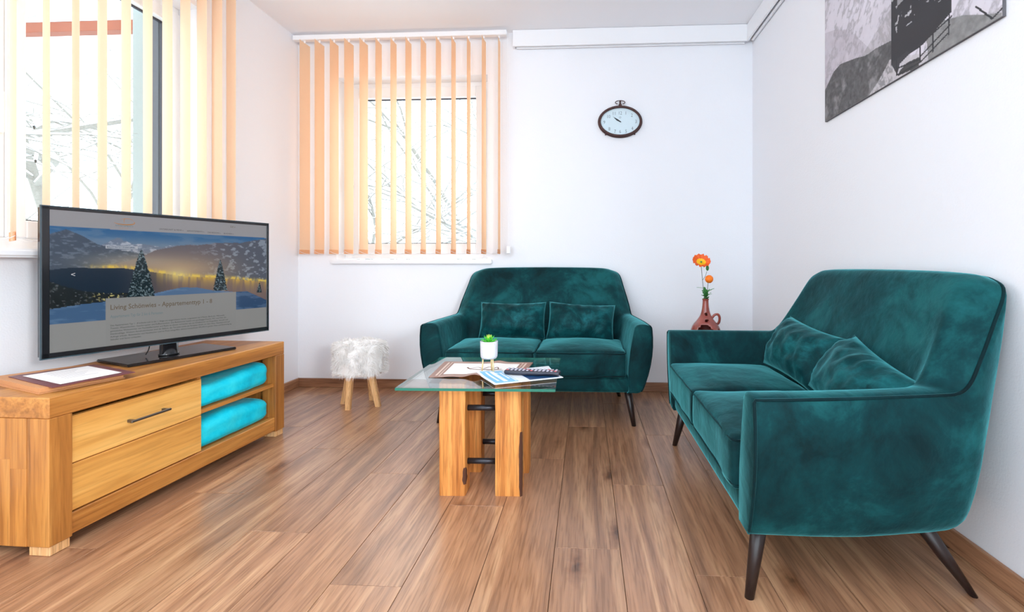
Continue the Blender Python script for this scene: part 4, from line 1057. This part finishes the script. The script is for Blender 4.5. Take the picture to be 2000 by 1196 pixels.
for k in range(6):
    a = k * 60 + 10; pb = B(); n1, n2 = 6, 8; rows = []
    for i in range(n1 + 1):
        t = i / n1; row = []
        for j in range(n2 + 1):
            s_ = (j / n2 * 2 - 1) * R(40); r_ = .003 + .050 * t * (1 - .10 * abs(s_) ** 2); z = .020 * t ** 1.3 + .009 * math.sin(s_ * 14 + k) * t * t
            row.append(pb.verts.new((r_ * math.cos(s_), r_ * math.sin(s_), z)))
        rows.append(row)
    for a_2, b_2 in zip(rows, rows[1:]):
        for j in range(n2): 
            f = pb.faces.new([a_2[j], a_2[j + 1], b_2[j + 1], b_2[j]])
    pb.faces.ensure_lookup_table()
    for idx, f in enumerate(pb.faces): f.material_index = 1 if idx < 3 * n2 else 0
    o = obj('petal', pb, None, fl1, (-.030, -.012, .235 + .0006 * k), smooth=True, mats=[M['petal'], M['petal_y']]); o.rotation_euler = Matrix.Rotation(R(48), 3, 'X').to_4x4().to_3x3().__matmul__(Matrix.Rotation(R(a), 3, 'Z')).to_euler()
cc = B(); bmesh.ops.create_icosphere(cc, subdivisions=2, radius=.006); obj('flower_centre', cc, M['leaf'], fl1, (-.030, -.017, .241), smooth=True)
fl2 = thing('pompon_flower', 'round orange artificial pompon flower lower in the vase', 'flower', (fx, fy, fz))
bloom_stem(stem2, fl2)
cc = B(); bmesh.ops.create_icosphere(cc, subdivisions=4, radius=.024)
for v in cc.verts: v.co *= 1 + .05 * fn(*v.co, 180)
obj('bloom', cc, M['pompon'], fl2, (.018, -.012, .138), smooth=True)
lf = thing('leaf_sprig', 'green leaf sprig at the mouth of the red-brown vase', 'foliage', (fx, fy, fz))
sg = B(); tube(sg, [(0, -.004, 0), (0, -.004, .03), (0.002, -.004, .07)], .002, 6); obj('stem', sg, M['stem'], lf)
for (a, el, L_, z) in ((200, 60, .055, .025), (-20, 50, .05, .02), (250, 30, .03, .01), (300, 40, .035, .012), (160, 70, .05, .045), (10, 25, .06, .055), (178, 12, .055, .075), (80, 60, .05, .03), (330, 65, .055, .03), (230, 75, .05, .01), (270, 55, .035, .03), (215, 20, .04, .03), (-35, 20, .04, .035), (240, 62, .06, .04), (-60, 72, .055, .02)):
    o = obj('leaf', leaf_mesh(L_, .0125), M['leaf'], lf, (0, -.004, z)); o.rotation_euler = (0, R(-el), R(a))

# ------------------------------------------------------------------ outside
gp = obj('ground', box(B(), -60, 40, -30, 70, -3.2, -3.0), M['snow']); gp['kind'] = 'structure'
def tree(label, loc, hgt, seed, droop=0.0, spread=1.0, conifer=False):
    rt = thing('bare_tree' if not conifer else 'snowy_conifer', label, 'tree', loc, 0, 'winter trees outside the windows')
    rnd = random.Random(seed); wb_, sb_, tb_ = B(), B(), B()
    def grow(p, d, ln, r_, dep):
        n_ = 4; pts = [p]; q = p.copy(); dd = d.copy()
        for i in range(n_):
            dd = (dd + Vector((rnd.gauss(0, .16), rnd.gauss(0, .16), rnd.gauss(0, .13) - droop * .10))).normalized(); q = q + dd * ln / n_; pts.append(q.copy())
        rr = [r_ * (1 - .45 * i / n_) for i in range(n_ + 1)]
        tube(tb_ if dep == 0 else wb_, pts, rr, 6 if dep < 2 else 4, cap=False)
        if dep >= 1 and abs(dd.z) < .85 and r_ > .004: tube(sb_, [x + Vector((0, 0, rr[i] * .7 + .004)) for i, x in enumerate(pts)], [x * .9 + .004 for x in rr], 4, cap=False)
        if dep >= 4 or ln < .12: return
        k = {0: 12, 1: 7, 2: 5, 3: 3}[dep]
        for i in range(k):
            t = rnd.uniform(.25 if dep else .30, 1); j = min(n_ - 1, int(t * n_)); s_ = pts[j].lerp(pts[j + 1], t * n_ - j)
            az = rnd.uniform(0, 2 * math.pi); side = Vector((math.cos(az), math.sin(az), rnd.uniform(-.1, .5) - droop * .3)) * spread
            nd = (dd * .55 + side).normalized(); grow(s_, nd, ln * rnd.uniform(.42, .62), rr[j] * .5, dep + 1)
    grow(Vector((0, 0, 0)), Vector((rnd.uniform(-.06, .06), rnd.uniform(-.06, .06), 1)).normalized(), hgt, hgt * .011, 0)
    obj('trunk', tb_, M['bark'], rt, smooth=True); b = obj('branches', wb_, M['bark'], rt, smooth=True); b['kind'] = 'stuff'; s = obj('snow', sb_, M['snow'], rt, smooth=True); s['kind'] = 'stuff'
    return rt
tree('snow-laden bare tree outside the left window with thick drooping branches', (-6.8, 7.2, -3.0), 8.0, 5, .5, 1.3)
tree('thin bare tree outside the left window, farther from the house', (-15.5, 13.0, -3.0), 9.5, 8, .4)
tree('bare tree outside the back window near its latch side', (-6.2, 14.0, -3.0), 9.0, 12, .1)
tree('bare tree outside the back window near the clock side', (-1.9, 12.5, -3.0), 8.6, 21, .2, 1.1)
tree('slim bare tree outside the middle of the back window', (-4.2, 19.0, -3.0), 10, 33, .1)
# neighbouring roof eave with snow seen through the left window
ev = thing('carport_roof', 'snow-covered wooden roof edge seen through the top of the left window', 'roof', (0, 0, 0))
obj('eave_board', box(B(), -9.5, -3.9, 4.50, 4.60, 3.20, 3.30, .005), plain('orange_larch', srgb(132, 56, 26), .6, var=.2, bscale=8), ev)
obj('roof_snow', box(B(), -9.55, -3.85, 4.45, 5.6, 3.30, 3.62, .05, 3), M['snow'], ev)
for xx in (-9.3, -4.1): obj('post', box(B(), xx - .06, xx + .06, 5.40, 5.52, -3.0, 3.30), M['bark'], ev)
